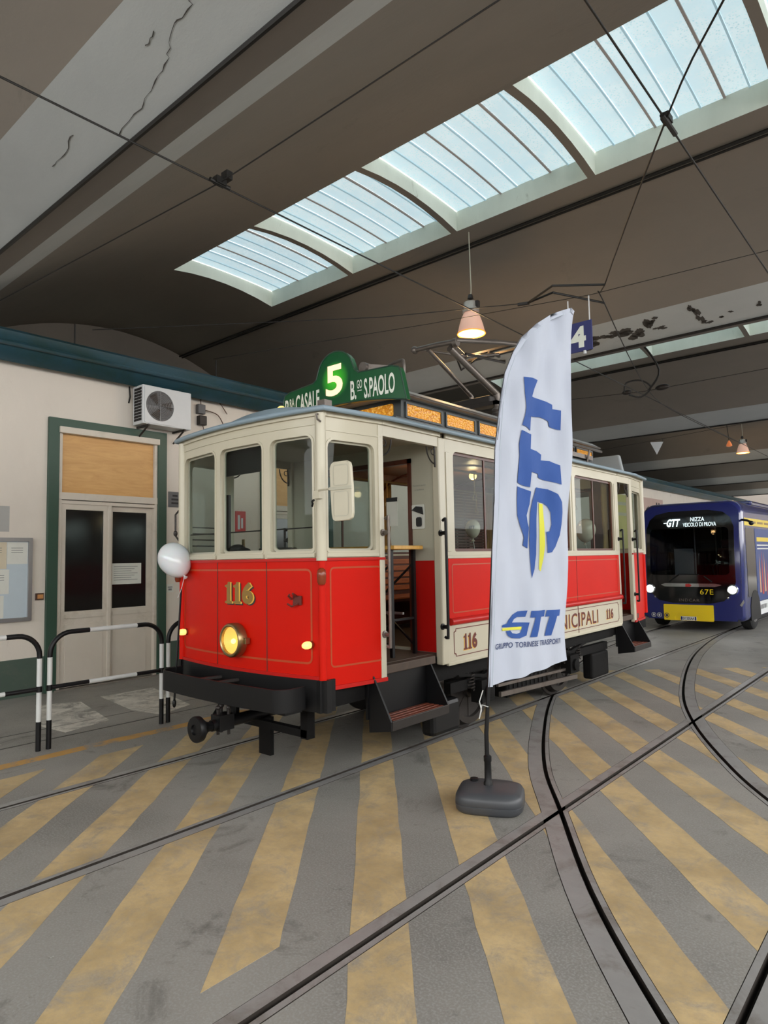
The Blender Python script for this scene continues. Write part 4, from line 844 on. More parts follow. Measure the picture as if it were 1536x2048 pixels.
# --- roof
hwf = lambda t: 1.02 + .10 * min(1, t / .10, (1 - t) / .10)
def roofpt(s, t, lift=0):
    x = XC + hwf(t) * s; y = (fyc(x) - .05) * (1 - t) + (ryc(x) + .05) * t
    e = min(1, (min(t, 1 - t) / .10)) ** .6
    return (x, y, 2.915 + lift + .18 * (1 - s * s) * e)
rf = MB(); NS, NT = 24, 40
g_ = [[roofpt(-1 + 2 * i / NS, j / NT) for i in range(NS + 1)] for j in range(NT + 1)]
for j in range(NT):
    for i in range(NS): rf.add([g_[j][i], g_[j][i + 1], g_[j + 1][i + 1], g_[j + 1][i]], [(0, 1, 2, 3)])
roof = rf.build('roof', 'roofgrey', tram, 60)
rim = [roofpt(-1 + 2 * i / NS, 0) for i in range(NS + 1)] + [roofpt(1, j / NT) for j in range(1, NT + 1)] + [roofpt(1 - 2 * i / NS, 1) for i in range(1, NS + 1)] + [roofpt(-1, 1 - j / NT) for j in range(1, NT)]
MB().tube([(x, y, z - .006) for x, y, z in rim], .022, 8, True).build('gutter', 'roofgrey', roof, 60)
MB().add([(x, y, 2.905) for x, y, z in rim], [tuple(range(len(rim)))]).build('roof_underside', 'cream', roof)
hump = MB(); nu, nv = 28, 10
def roof_z(x, y):
    t = (y - fyc(x) + .05) / (ryc(x) - fyc(x) + .1); q = min(1, abs(x - XC) / hwf(t)); return 2.915 + .18 * (1 - q * q) * min(1, max(.001, min(t, 1 - t)) / .10) ** .6
for j in range(nv):
    for i in range(nu):
        q = []
        for jj, ii in ((j, i), (j, i + 1), (j + 1, i + 1), (j + 1, i)):
            r = jj / nv; a = 2 * math.pi * ii / nu; X, Y = -4.70 + .58 * r * math.cos(a), 3.92 + .42 * r * math.sin(a); q.append((X, Y, roof_z(X, Y) + .075 * (1 - r ** 2.4) - .006 * r))
        hump.add(q, [(0, 1, 2, 3)])
hump.build('roof_dome', 'roofgrey', roof, 80)
MB().box(-3.68, -3.60, 3.50, 3.58, 2.93, 2.985).tube([(-3.64, 3.48, 2.87), (-3.63, 3.44, 2.86), (-3.62, 3.44, 2.82), (-3.6, 3.46, 2.80)], .008, 6).build('roof_cleat', 'steel', roof)
MB().ball((-5.28, 4.50, 3.30), .06, .06, .075, 14, 10).build('roof_bulb', 'lampglass', roof, 60)
# clerestory
CY0, CY1, CH = 4.86, 9.22, .655
cl = MB().box(XC - CH, XC + CH, CY0, CY1, 2.98, 3.31).build('clerestory', 'clerestory', tram, 0, .006)
k = 0; y = 4.935
while y < 9.0:
    w = .565 if k == 0 else .525
    for s in (1, -1):
        x = XC + s * CH; MB().box(min(x - s * .01, x + s * .006), max(x - s * .01, x + s * .006), y, y + w, 3.125, 3.245).build('amber_pane', 'amber', cl)
        fb_ = MB(); frame_band(fb_, y - .02, y + w + .02, 3.105, 3.265, .008, .02, lambda a, b, d: (x + s * (.018 + d), a, b), .02); fb_.build('pane_frame', 'clerestory', cl)
    y += w + .105; k += 1
for s in (1, -1): MB().box(min(XC + s * .64, XC + s * .72), max(XC + s * .64, XC + s * .72), 4.70, CY1, 3.055, 3.085).build('clerestory_ledge', 'clerestory', cl, 0, .006)
for x0, x1 in ((-5.2, -4.65), (-4.6, -4.04)): MB().panel(rrect(x0, x1, 3.13, 3.25, .02), [], lambda a, b, d: (a, CY0 - .012 - d, b), .02).build('amber_pane', 'amber', cl)
lid = MB(); NL = 14
lp = [(XC + .76 * (-1 + 2 * i / NL), 3.315 + .15 * (1 - (-1 + 2 * i / NL) ** 2) ** .6) for i in range(NL + 1)]; lp += [(XC + .76, 3.295), (XC - .76, 3.295)]
n = len(lp); lid.add([(x, y, z) for y in (4.72, 9.34) for x, z in lp], [tuple(range(n)), tuple(range(n, 2 * n))[::-1]] + [(i, (i + 1) % n, (i + 1) % n + n, i + n) for i in range(n)])
lid.build('clerestory_lid', 'lidgrey', cl, 40)
MB().tube([(XC + .765, 4.72, 3.30), (XC + .765, 9.34, 3.30)], .014, 6).build('lid_bead', 'steel', cl)
# destination board
bfn = lambda a, b, d=0: (XC + a, 4.62 + .05 * (a / .9) ** 2 - d, b)
bo_ = []
bot = lambda a: 3.29 - .085 * (abs(a) / .9) ** 2
for i in range(19): a = -.88 + 1.76 * i / 18; bo_.append((a, bot(a)))
bo_ += [(.82, 3.49), (.80, 3.525), (.72, 3.55), (.32, 3.56), (.27, 3.60)]
bo_ += [(.25 * math.cos(t), 3.60 + .235 * math.sin(t) ** .9) for t in [math.pi * i / 12 for i in range(1, 12)]]
bo_ += [(-.27, 3.60), (-.32, 3.57), (-.72, 3.55), (-.80, 3.525), (-.82, 3.49)]
bc = [-.88 + .08 * i for i in range(1, 22)]
db = MB().panel(bo_, [], bfn, .06, bc).build('destination_board', 'boardgreen', tram)
def edge(mb, pts, r): return mb.tube([bfn(a, b, .002) for a, b in pts], r, 5, True)
edge(MB(), bo_, .007).build('board_edge', 'dark_green', db)
t = MB(); text(t, 'B', -.80, -.73, 3.285, 3.475, bfn, .003, .02); text(t, 'RA', -.715, -.635, 3.385, 3.475, bfn, .003, .01); text(t, 'CASALE', -.61, -.225, 3.30, 3.495, bfn, .003, .02); t.build('destination_lettering', 'lettering', db)
t = MB(); text(t, '–', -.705, -.645, 3.36, 3.368, bfn, .003, .01); t.build('underline', 'lettering', db)
t = MB(); text(t, '–', .305, .36, 3.375, 3.383, bfn, .003, .01); t.build('underline', 'lettering', db)
t = MB(); text(t, 'B.', .215, .29, 3.30, 3.49, bfn, .003, .02); text(t, 'GO', .30, .365, 3.40, 3.485, bfn, .003, .01); text(t, 'S.PAOLO', .39, .755, 3.29, 3.485, bfn, .003, .02)
t.build('destination_lettering', 'lettering', db)
def glow_green():
    m, nt, p = base('board_backlit_green'); tc = nt.nodes.new('ShaderNodeTexCoord'); mp = nt.nodes.new('ShaderNodeMapping')
    mp.inputs['Location'].default_value = (0, 2.3 * 5.2, -3.55 * 5.2); mp.inputs['Scale'].default_value = (5.2, 5.2, 5.2); nt.links.new(tc.outputs['Object'], mp.inputs[0])
    g = nt.nodes.new('ShaderNodeTexGradient'); g.gradient_type = 'SPHERICAL'; nt.links.new(mp.outputs[0], g.inputs[0])
    p.inputs['Base Color'].default_value = lin((20, 84, 46)); p.inputs['Emission Color'].default_value = lin((70, 200, 20)); nt.links.new(g.outputs[0], p.inputs['Emission Strength']); p.inputs['Roughness'].default_value = .3
    return m
M['backlit'] = glow_green(); M['backlit'].cycles.emission_sampling = 'NONE'
MB().panel([(.21 * math.cos(t_ / 24 * 2 * math.pi), 3.545 + .2 * math.sin(t_ / 24 * 2 * math.pi)) for t_ in range(24)], [], lambda a, b, d: bfn(a, b, d + .002), 0, [-.1, 0, .1]).build('lit_glass', 'backlit', db)
t = MB(); text(t, '5', -.125, .115, 3.385, 3.70, bfn, .006, .025); t.build('route_number', 'litfive', db)
MB().bar((XC + .35, 4.68, 3.60), (XC + .62, 4.80, 3.55), .05, .09).cyl((XC + .36, 4.64, 3.61), (XC + .36, 4.74, 3.61), .05, .05, 14).build('roof_hook', 'steel', db, 40)
MB().tube(smooth_path([(XC + .45, 4.85, 3.46), (XC + .5, 4.85, 3.62), (XC + .7, 4.82, 3.64), (XC + .75, 4.80, 3.60), (XC + .75, 4.80, 3.48)], 4), .016, 8).build('board_bracket', 'steel', db, 50)
# rear board seen from behind, roof boxes
rb = MB().panel([(-.86, 2.96), (.86, 2.96), (.80, 3.27), (-.80, 3.27)], [], lambda a, b, d: (XC + a, 10.05 + d, b), .08).build('rear_board', 'lidgrey', tram, 0, .02)
MB().tube([(XC + .3, 9.95, 3.1), (XC + .3, 9.95, 3.27)], .015, 6).bar((XC + .22, 9.96, 3.12), (XC + .38, 9.96, 3.12), .02, .02).bar((XC + .22, 9.96, 3.2), (XC + .38, 9.96, 3.2), .02, .02).build('board_clip', 'steel', rb)
# pantograph, folded
pg = MB().box(XC - .5, XC + .5, 6.9, 6.96, 3.60, 3.65).box(XC - .5, XC + .5, 8.3, 8.36, 3.60, 3.65).box(XC - .5, XC - .45, 6.9, 8.36, 3.60, 3.65).box(XC + .45, XC + .5, 6.9, 8.36, 3.60, 3.65).build('pantograph_base', 'iron', tram)
for x in (XC - .47, XC + .47):
    for y in (6.95, 8.3):
        MB().lathe([(.05, 3.42), (.06, 3.44), (.035, 3.47), (.06, 3.49), (.035, 3.52), (.06, 3.54), (.04, 3.57), (.04, 3.60)], (x, y, 0), (0, 0, 1), 14).build('insulator', 'steel', pg, 40)
MB().tube([(-4.20, 6.15, 4.21), (-4.42, 6.15, 4.23), (-4.80, 6.20, 4.26)], .032, 10).tube([(-4.19, 6.15, 4.20), (-4.14, 6.15, 4.20)], .05, 10).ball((-4.80, 6.20, 4.26), .05, .05, .05, 10, 8).build('knee_shaft', 'steel', tram, 50)
MB().tube([(-4.25, 6.15, 4.15), (-4.25, 7.15, 3.80)], .042, 10).tube([(-4.25, 7.15, 3.8), (-4.25, 7.2, 3.64)], .05, 10).build('lower_arm', 'steel', tram, 50)
MB().tube([(-4.56, 6.15, 4.2), (-4.60, 7.12, 3.82)], .026, 8).tube([(-4.6, 7.12, 3.82), (-4.6, 7.15, 3.64)], .03, 8).build('lower_arm', 'steel', tram, 50)
MB().tube([(-4.16, 6.13, 4.22), (-4.16, 7.05, 4.42), (-4.16, 8.0, 4.6)], .030, 10).build('upper_arm', 'steel', tram, 50)
MB().tube([(-4.78, 6.2, 4.27), (-4.75, 7.3, 4.42), (-4.70, 8.0, 4.6)], .018, 8).tube([(-4.22, 6.25, 4.18), (-4.7, 7.2, 4.38)], .012, 6).build('upper_arm', 'steel', tram, 50)
MB().tube([(-4.3, 6.35, 4.1), (-4.4, 6.6, 4.02), (-4.35, 6.9, 4.22), (-4.3, 7.2, 4.3)], .012, 6).tube([(-4.2, 6.4, 4.13), (-4.2, 7.3, 4.22)], .016, 6).build('balance_rod', 'iron', tram, 50)
MB().bar((-5.3, 7.95, 4.66), (-3.9, 7.95, 4.66), .07, .03).bar((-5.3, 8.15, 4.66), (-3.9, 8.15, 4.66), .07, .03).bar((-4.3, 7.9, 4.63), (-4.3, 8.2, 4.63), .03, .03).bar((-4.8, 7.9, 4.63), (-4.8, 8.2, 4.63), .03, .03).build('collector_head', 'iron', tram)
MB().box(XC - .4, XC + .35, 7.0, 7.3, 3.66, 3.76).build('pantograph_motor', 'iron', tram, 0, .02)
MB().ball((-4.75, 6.35, 3.52), .05, .05, .05, 10, 8).build('horn', 'steel', tram, 60)
MB().box(-4.05, -3.85, 7.9, 9.1, 3.10, 3.16).tube([(-3.8, 8.0, 3.24), (-3.8, 9.3, 3.24)], .02, 6).tube([(-3.8, 8.9, 3.24), (-3.85, 8.9, 3.05)], .015, 6).build('roof_conduit', 'steel', tram)
FLAG = {'outline': [(0.021,0.819),(0.049,1.256),(0.082,1.723),(0.115,2.161),(0.151,2.533),(0.205,2.914),(0.263,3.13),(0.337,3.292),(0.441,3.434),(0.559,3.545),(0.699,3.636),(0.842,3.705),(0.956,3.747),(1.002,3.733),(0.987,3.635),(0.944,3.303),(0.893,2.772),(0.85,2.177),(0.797,1.594),(0.786,1.174),(0.784,0.94),(0.625,0.917),(0.392,0.878),(0.168,0.841)],
    'T1': [(0.416,3.11),(0.485,3.106),(0.551,3.097),(0.52,3.034),(0.498,2.966),(0.574,2.958),(0.65,2.944),(0.713,2.926),(0.716,2.893),(0.809,2.891),(0.79,2.73),(0.73,2.743),(0.667,2.748),(0.659,2.785),(0.577,2.815),(0.498,2.817),(0.484,2.704),(0.428,2.722),(0.372,2.731),(0.398,2.807),(0.412,2.869),(0.406,2.977)],
    'T2': [(0.369,2.694),(0.43,2.683),(0.495,2.677),(0.477,2.562),(0.538,2.549),(0.582,2.524),(0.58,2.48),(0.668,2.479),(0.759,2.448),(0.749,2.294),(0.661,2.318),(0.542,2.346),(0.545,2.371),(0.471,2.384),(0.454,2.266),(0.395,2.279),(0.335,2.3),(0.35,2.391),(0.36,2.497),(0.349,2.588)],
    'G1': [(0.335,2.27),(0.394,2.257),(0.462,2.234),(0.449,2.137),(0.42,2.052),(0.432,1.999),(0.449,1.962),(0.431,1.804),(0.364,1.827),(0.379,1.887),(0.342,1.969),(0.322,2.051),(0.325,2.164)],
    'G2': [(0.512,2.267),(0.582,2.266),(0.64,2.258),(0.705,2.219),(0.739,2.157),(0.744,2.079),(0.735,1.986),(0.72,1.901),(0.677,1.813),(0.627,1.772),(0.576,1.766),(0.587,1.928),(0.617,1.932),(0.639,1.985),(0.641,2.078),(0.624,2.124),(0.593,2.151),(0.53,2.16),(0.519,2.031),(0.513,1.894),(0.5,1.758),(0.476,1.646),(0.444,1.579),(0.453,1.789),(0.457,1.984),(0.457,2.076),(0.476,2.167)],
    'GY': [(0.549,2.149),(0.59,2.142),(0.579,1.985),(0.563,1.826),(0.543,1.727),(0.517,1.628),(0.507,1.645),(0.524,1.788),(0.54,1.985)],
    'g': [(0.389,1.343),(0.371,1.297),(0.31,1.297),(0.276,1.283),(0.257,1.26),(0.394,1.255),(0.366,1.161),(0.311,1.143),(0.251,1.147),(0.218,1.167),(0.198,1.201),(0.24,1.203),(0.259,1.182),(0.292,1.176),(0.323,1.185),(0.344,1.226),(0.158,1.233),(0.163,1.25),(0.202,1.255),(0.223,1.284),(0.265,1.318),(0.318,1.338)],
    'gy': [(0.158,1.225),(0.338,1.227),(0.33,1.205),(0.161,1.207)],
    't1': [(0.411,1.34),(0.559,1.339),(0.548,1.291),(0.502,1.291),(0.455,1.148),(0.392,1.148),(0.439,1.291),(0.401,1.291)],
    't2': [(0.576,1.336),(0.705,1.335),(0.69,1.289),(0.663,1.288),(0.608,1.145),(0.547,1.145),(0.6,1.288),(0.561,1.287)],
    'txt': [(0.104,1.076),(0.707,1.078),(0.106,1.121),(0.709,1.118)]}
# ---------------------------------------------------------------- feather flag
fbx, fby = -2.727 * .945, 4.303 * .945; ex, ey = .4112, .9115
flag = thing('feather_flag', 'white feather flag with blue letters on a grey plastic base before the tram', 'flag', (fbx, fby, 0))
def ff(s, z, d=0):
    w = min(1, max(0, s) / .25) * (.018 * math.sin(11 * s - 3.2 * z) + .013 * math.sin(23 * s - 7.5 * z + 1.3) + .008 * math.sin(5 * z + 31 * s) + .012 * max(0, z - 2.6) * math.sin(24 * (s - .3 * z))) - .05 * s * s
    d = d + w; return (fbx + ex * s + ey * d, fby + ey * s - ex * d, z)
gx = [i * .025 for i in range(1, 42)]; gz = [.8 + i * .06 for i in range(52)]
MB().panel(FLAG['outline'], [], ff, .002, gx, gz).build('cloth', 'cloth', flag, 60)
for k, m in (('T1', 'flagblue'), ('T2', 'flagblue'), ('G1', 'flagblue'), ('G2', 'flagblue'), ('GY', 'flagyellow'), ('g', 'flagblue'), ('gy', 'flagyellow'), ('t1', 'flagblue'), ('t2', 'flagblue')):
    MB().panel(FLAG[k], [], lambda s, z, d: ff(s, z, d + .007), 0, gx, gz).build('printed_logo', m, flag, 60)
t = MB(); text(t, 'GRUPPO TORINESE TRASPORTI', .09, .71, 1.078, 1.118, ff, .006, .014, .15, 1.08); t.build('printed_lettering', 'navytext', flag)
edge_pts = [p for p in FLAG['outline'][:14]]
sl = MB()
for (a, b), (c, d_) in zip(edge_pts[:-1], edge_pts[1:]):
    L = math.hypot(c - a, d_ - b); nx, nz = (d_ - b) / L, -(c - a) / L
    sl.add([ff(a, b, .006), ff(c, d_, .006), ff(c + nx * .035, d_ + nz * .035, .006), ff(a + nx * .035, b + nz * .035, .006)], [(0, 1, 2, 3)])
sl.build('pole_sleeve', 'cloth', flag, 60)
st = MB(); inner = []
for (a, b), (c, d_) in zip(edge_pts[:-1], edge_pts[1:]):
    L = math.hypot(c - a, d_ - b); inner.append((a + (d_ - b) / L * .036, b - (c - a) / L * .036))
st.tube([ff(a, b, .008) for a, b in inner], .0018, 4); st.build('seam', 'bluegrey', flag)
pole = [(.0, .11), (.0, .5)] + [(a + .01, b) for a, b in FLAG['outline'][:13]]
MB().tube([ff(s, z, -.006) for s, z in pole], [.017, .016] + [.013 - .0007 * i for i in range(13)], 10).build('pole', 'black', flag, 60)
MB().lathe([(.034, .12), (.032, .16), (.026, .17), (.024, .30), (.028, .31), (.028, .34), (.018, .35)], (fbx, fby, 0), (0, 0, 1), 16).build('pole_socket', 'black', flag, 40)
MB().tube([(fbx - .01, fby - .02, .80), (fbx - .035, fby - .03, .72), (fbx - .02, fby - .03, .66), (fbx - .04, fby - .03, .60), (fbx - .015, fby - .03, .70), (fbx + .03, fby - .02, .69)], .004, 5).build('tie_string', 'white_gloss', flag)
bs = MB(); NB = 40; rot = R(25); cb, sb = math.cos(rot), math.sin(rot); prof = [(.0, .90), (.02, .985), (.055, 1.0), (.058, .985), (.064, 1.0), (.10, .985), (.125, .92), (.14, .75), (.145, .3)]
def sup(a, k):
    x = math.copysign(abs(math.cos(a)) ** .5, math.cos(a)) * .235 * k; y = math.copysign(abs(math.sin(a)) ** .5, math.sin(a)) * .205 * k
    return (fbx + .02 + x * cb - y * sb, fby - .01 + x * sb + y * cb)
vs = [(*sup(2 * math.pi * i / NB, k), z) for z, k in prof for i in range(NB)]
bs.add(vs, [tuple(range(NB))[::-1], tuple(range((len(prof) - 1) * NB, len(prof) * NB))] + [(j * NB + i, j * NB + (i + 1) % NB, (j + 1) * NB + (i + 1) % NB, (j + 1) * NB + i) for j in range(len(prof) - 1) for i in range(NB)])
bs.build('water_base', 'baseplastic', flag, 50)
MB().lathe([(.03, .14), (.03, .158), (.026, .16)], (fbx - .13, fby + .02, 0), (0, 0, 1), 14).build('filler_cap', 'black', flag, 40)
# ---------------------------------------------------------------- blue bus
BX, BW = -4.52, 1.085
bus = thing('electric_bus', 'navy blue small bus with lit headlamps and yellow bumper behind the tram', 'bus', (BX, 19, 0))
yf = lambda x, z: 15.70 + .22 * max(0, (z - 1.25) / 1.65) ** 2 + .07 * ((x - BX) / BW) ** 2
bf_ = lambda a, b, d=0: (a, yf(a, b) - d, b)
sec = rrect(-BW, BW, .24, 2.90, .30, 7, .10); ns = len(sec); rows = []
for y, kx, kz, wgt in ((15.70, .955, .96, 1), (15.745, .985, .985, 1), (15.83, 1, 1, 1), (16.3, 1, 1, .5), (16.8, 1, 1, 0), (24.0, 1, 1, 0)):
    row = []
    for x, z in sec:
        X = BX + x * kx; Z = 1.5 + (z - 1.5) * kz; row.append((X, y + wgt * (yf(X, Z) - 15.70), Z))
    rows.append(row)
b_ = MB().add([p for r in rows for p in r], [(j * ns + i, j * ns + (i + 1) % ns, (j + 1) * ns + (i + 1) % ns, (j + 1) * ns + i) for j in range(len(rows) - 1) for i in range(ns)] + [tuple((len(rows) - 1) * ns + i for i in range(ns))])
body = b_.build('body', 'navy', bus, 40)
fo = [(BX + x * .955, 1.5 + (z - 1.5) * .96) for x, z in sec]
bcx = [BX - 1.0 + .2 * i for i in range(11)]; bcz = [.4 + .2 * i for i in range(13)]
wsh = rrect(-5.40, -3.66, 1.22, 2.34, .10)
MB().panel(fo, [wsh], bf_, .03, bcx, bcz).build('front_wall', 'navy', bus, 40)
mask = [(-5.46, 1.1), (-5.40, .86), (-5.2, .68), (-4.9, .62), (-4.1, .62), (-3.83, .68), (-3.64, .86), (-3.58, 1.1), (-3.585, 2.3), (-3.66, 2.52), (-3.80, 2.64), (-4.1, 2.70), (-4.95, 2.70), (-5.24, 2.64), (-5.38, 2.52), (-5.455, 2.3)]
MB().panel(mask, [rrect(-5.37, -3.69, 1.25, 2.30, .09)], lambda a, b, d: bf_(a, b, d + .008), .012, bcx, bcz).build('front_mask', 'busblack', bus, 40)
MB().panel(rrect(-5.38, -3.68, 1.24, 2.31, .09), [], lambda a, b, d: bf_(a, b, d + .004), .0, bcx, bcz).build('windscreen', 'busglass', bus, 40)
t = MB(); text(t, 'GTT', -4.98, -4.68, 2.345, 2.525, lambda a, b, d: bf_(a, b, d + .010), .002, .04, .25); text(t, '-', -5.05, -4.98, 2.43, 2.445, lambda a, b, d: bf_(a, b, d + .010), .002); 
text(t, 'NIZZA', -4.46, -4.17, 2.455, 2.545, lambda a, b, d: bf_(a, b, d + .010), .002, .0); text(t, 'VEICOLO DI PROVA', -4.62, -3.93, 2.335, 2.425, lambda a, b, d: bf_(a, b, d + .010), .002, .0); t.build('led_display', 'led', bus)
for q in ([(-5.46, .25), (-5.10, .25), (-5.10, .58), (-5.44, .60)], [(-4.04, .25), (-3.58, .25), (-3.60, .60), (-4.04, .58)]):
    MB().panel(q, [], lambda a, b, d: bf_(a, b, d + .008), .015, bcx).build('bumper_side', 'navy', bus, 40)
yb_ = MB().panel(rrect(-5.10, -4.04, .23, .585, .02), [rrect(-4.86, -4.28, .235, .34, .02)], lambda a, b, d: bf_(a, b, d + .02), .03, bcx).panel(rrect(-4.86, -4.28, .235, .34, .02), [], lambda a, b, d: bf_(a, b, d + .004), .01, bcx).panel(rect(-5.09, -4.05, .40, .42), [], lambda a, b, d: bf_(a, b, d + .026), .01, bcx).build('bumper_centre', 'busyellow', bus, 40)
pl = MB().panel(rrect(-4.735, -4.40, .235, .325, .006), [], lambda a, b, d: bf_(a, b, d + .012), .008, bcx).build('number_plate', 'platewhite', bus)
MB().panel(rect(-4.73, -4.70, .24, .32), [], lambda a, b, d: bf_(a, b, d + .014), 0).panel(rect(-4.435, -4.405, .24, .32), [], lambda a, b, d: bf_(a, b, d + .014), 0).build('plate_band', 'navy', pl)
t = MB(); text(t, 'EX 505AA', -4.69, -4.445, .25, .31, bf_, .015, .02); t.build('plate_lettering', 'ink', pl)
t = MB(); text(t, '67E', -4.30, -4.03, .82, .935, bf_, .012, .0, 0, 1.1); t.build('fleet_number', 'busyellow', bus)
t = MB(); text(t, 'INDCAR', -4.75, -4.32, .66, .72, bf_, .012, .01, 0, 1.2); t.build('maker_lettering', 'steel', bus)
MB().panel([(-5.14, 1.03), (-5.05, .985), (-3.99, .985), (-3.86, 1.03), (-3.99, 1.06), (-5.05, 1.06)], [], lambda a, b, d: bf_(a, b, d + .012), .006, bcx).build('chrome_strip', 'chrome', bus)
MB().panel([(-4.60, .985), (-4.50, .985), (-4.47, 1.025), (-4.52, 1.055), (-4.60, 1.05)], [], lambda a, b, d: bf_(a, b, d + .016), 0).build('badge', 'adred', bus)
for s in (-1, 1):
    x = BX + s * .87
    h = MB().lathe([(.11, .0), (.115, -.02), (.10, -.045), (.085, -.04)], (x, yf(x, .93), .93), (0, 1, 0), 24, False).build('headlamp', 'chrome', bus, 40)
    MB().lathe([(.10, -.028), (.06, -.045), (.002, -.05)], (x, yf(x, .93), .93), (0, 1, 0), 24, False).build('lens', 'headled', h, 60)
    MB().ball((x - s * .11, yf(x, .75), .755), .035, .02, .035, 14, 8).build('fog_lamp', 'chrome', bus, 60)
    MB().panel([(x + s * .12, .60), (x + s * .20, .72), (x + s * .21, .66), (x + s * .16, .57)], [], lambda a, b, d: bf_(a, b, d + .012), .006).build('corner_reflector', 'chrome', bus)
    l = bpy.data.lights.new('bus_headlamp', 'SPOT'); l.energy = 8; l.color = (1, .98, .95); l.spot_size = R(110); l.spot_blend = .8; l.shadow_soft_size = .08
    lo = bpy.data.objects.new('bus_headlamp_light', l); COL.objects.link(lo); lo.parent = bus; lo.location = (x - BX, 15.58 - 19, .93); lo.rotation_euler = (R(82), 0, R(180))
for x, m in ((-5.33, 'white_gloss'), (-5.20, 'white_gloss'), (-5.03, 'navy')):
    MB().panel([(x + .055 * math.cos(i * math.pi / 8), .335 + .055 * math.sin(i * math.pi / 8)) for i in range(16)], [[(x + .044 * math.cos(i * math.pi / 8), .335 + .044 * math.sin(i * math.pi / 8)) for i in range(16)]], lambda a, b, d: bf_(a, b, d + .03), 0).panel(rrect(x - .02, x + .02, .31, .36, .008), [], lambda a, b, d: bf_(a, b, d + .03), 0).build('access_sticker', m, bus)
MB().tube([bf_(-4.95, 1.10, .03), bf_(-4.72, 1.27, .035), bf_(-4.30, 1.26, .035)], .012, 6).tube([bf_(-4.05, 1.10, .03), bf_(-4.2, 1.22, .035)], .012, 6).build('wiper', 'black', bus)
for x in (-3.75, -5.2): MB().ball((x, yf(x, 2.78) + .04, 2.82), .03, .03, .02, 10, 6).build('roof_marker', 'lampglass', bus, 60)
# cabin seen through the windscreen
cab = MB().box(-5.5, -3.55, 16.1, 23.8, .55, .6).build('cabin_floor', 'blackmatte', bus)
MB().box(-5.5, -3.55, 23.6, 23.7, .6, 2.7).box(-5.52, -5.5, 16.1, 23.7, .6, 1.3).build('cabin_lining', 'blackmatte', bus)
MB().box(-5.42, -3.62, 15.92, 16.35, 1.0, 1.22).build('dashboard', 'blackmatte', bus, 0, .04)
MB().tube([(-4.0 + .2 * math.cos(i * math.pi / 10), 16.45, 1.33 + .2 * math.sin(i * math.pi / 10)) for i in range(20)], .018, 8, True).build('steering_wheel', 'black', bus)
se = MB().box(-4.25, -3.8, 16.7, 17.2, .95, 1.1).box(-4.25, -3.8, 17.1, 17.25, 1.1, 1.85).box(-4.17, -3.88, 17.12, 17.24, 1.85, 2.05).build('driver_seat', 'seatred', bus, 0, .04)
MB().box(-5.3, -4.85, 17.3, 17.33, 1.0, 1.85).build('partition', 'bluegrey', bus)
for x, y in ((-5.0, 18), (-4.1, 18.4), (-4.9, 19.6), (-4.2, 20.5), (-5.1, 21)): MB().tube([(x, y, .6), (x, y, 2.7)], .018, 8).build('grab_pole', 'alu', bus)
for y in (18.6, 19.6, 20.6):
    for x0 in (-5.4, -4.15): MB().box(x0, x0 + .5, y, y + .12, 1.0, 1.75).box(x0, x0 + .5, y - .4, y, .95, 1.08).build('passenger_seat', 'seatred', bus, 0, .03)
# side towards the hall
sf = lambda a, b, d=0: (BX + BW + d, a, b)
MB().panel(rrect(16.15, 17.0, .75, 2.28, .06), [], lambda a, b, d: sf(a, b, d + .006), .01).build('door_glass', 'busblack', bus)
MB().panel(rect(16.1, 23.6, 2.33, 2.50), [], lambda a, b, d: sf(a, b, d + .006), .008).build('yellow_band', 'busyellow', bus)
t = MB(); 
for k in range(7): t.panel(rect(16.6 + k * .75, 17.2 + k * .75, 2.39, 2.44), [], lambda a, b, d: sf(a, b, d + .008), 0)
t.build('band_print', 'gold', bus)
ad = MB().panel(rect(17.05, 23.4, .62, 2.28), [], lambda a, b, d: sf(a, b, d + .006), .008).build('advert_panel', 'adsky', bus)
for k, (a, z0, h, m) in enumerate(((17.35, .8, .9, 'adskin'), (17.6, .75, 1.05, 'adred'), (17.85, .8, .95, 'adskin'), (18.1, .7, .9, 'adred'), (18.4, .8, .8, 'adskin'))):
    MB().panel([(a - .07, z0), (a + .1, z0), (a + .06, z0 + h * .6), (a + .01, z0 + h), (a - .03, z0 + h * .55)], [], lambda u, v, d: sf(u, v, d + .008), 0).build('advert_figure', m, ad)
MB().panel(rect(17.2, 18.6, 1.98, 2.08), [], lambda u, v, d: sf(u, v, d + .008), 0).build('advert_heading', 'busyellow', ad)
for z in (1.88, 1.80): MB().panel(rect(17.2, 18.4, z, z + .03), [], lambda u, v, d: sf(u, v, d + .008), 0).build('advert_line', 'paper', ad)
MB().panel(rect(17.1, 23.4, .30, .60), [], lambda a, b, d: sf(a, b, d + .006), .008).build('white_skirt', 'platewhite', bus)
t = MB()
for k in range(6): t.panel(rect(17.25 + k * .12, 17.32 + k * .12, .42, .52), [], lambda a, b, d: sf(a, b, d + .008), 0)
t.build('skirt_print', 'ink', bus)
MB().tube([(BX + BW - .05, 16.0, 2.45), (BX + BW + .12, 15.85, 2.42), (BX + BW + .2, 15.82, 2.38)], .025, 8).ball((BX + BW + .2, 15.82, 2.36), .05, .08, .05, 12, 8).build('mirror_camera', 'black', bus, 60)
for x in (BX - BW + .02, BX + BW - .26):
    for y in (16.75, 22.2):
        w = MB().lathe([(.18, 0), (.36, .0), (.40, .03), (.41, .12), (.40, .21), (.36, .24), (.18, .24)], (x, y, .412), (1, 0, 0), 32).build('wheel', 'tyre', bus, 40)
        MB().lathe([(.24, .0), (.22, .02), (.15, .03), (.08, -.01), (.02, -.012)], (x + .235, y, .40), (1, 0, 0), 20).build('hub', 'alu', w, 40)
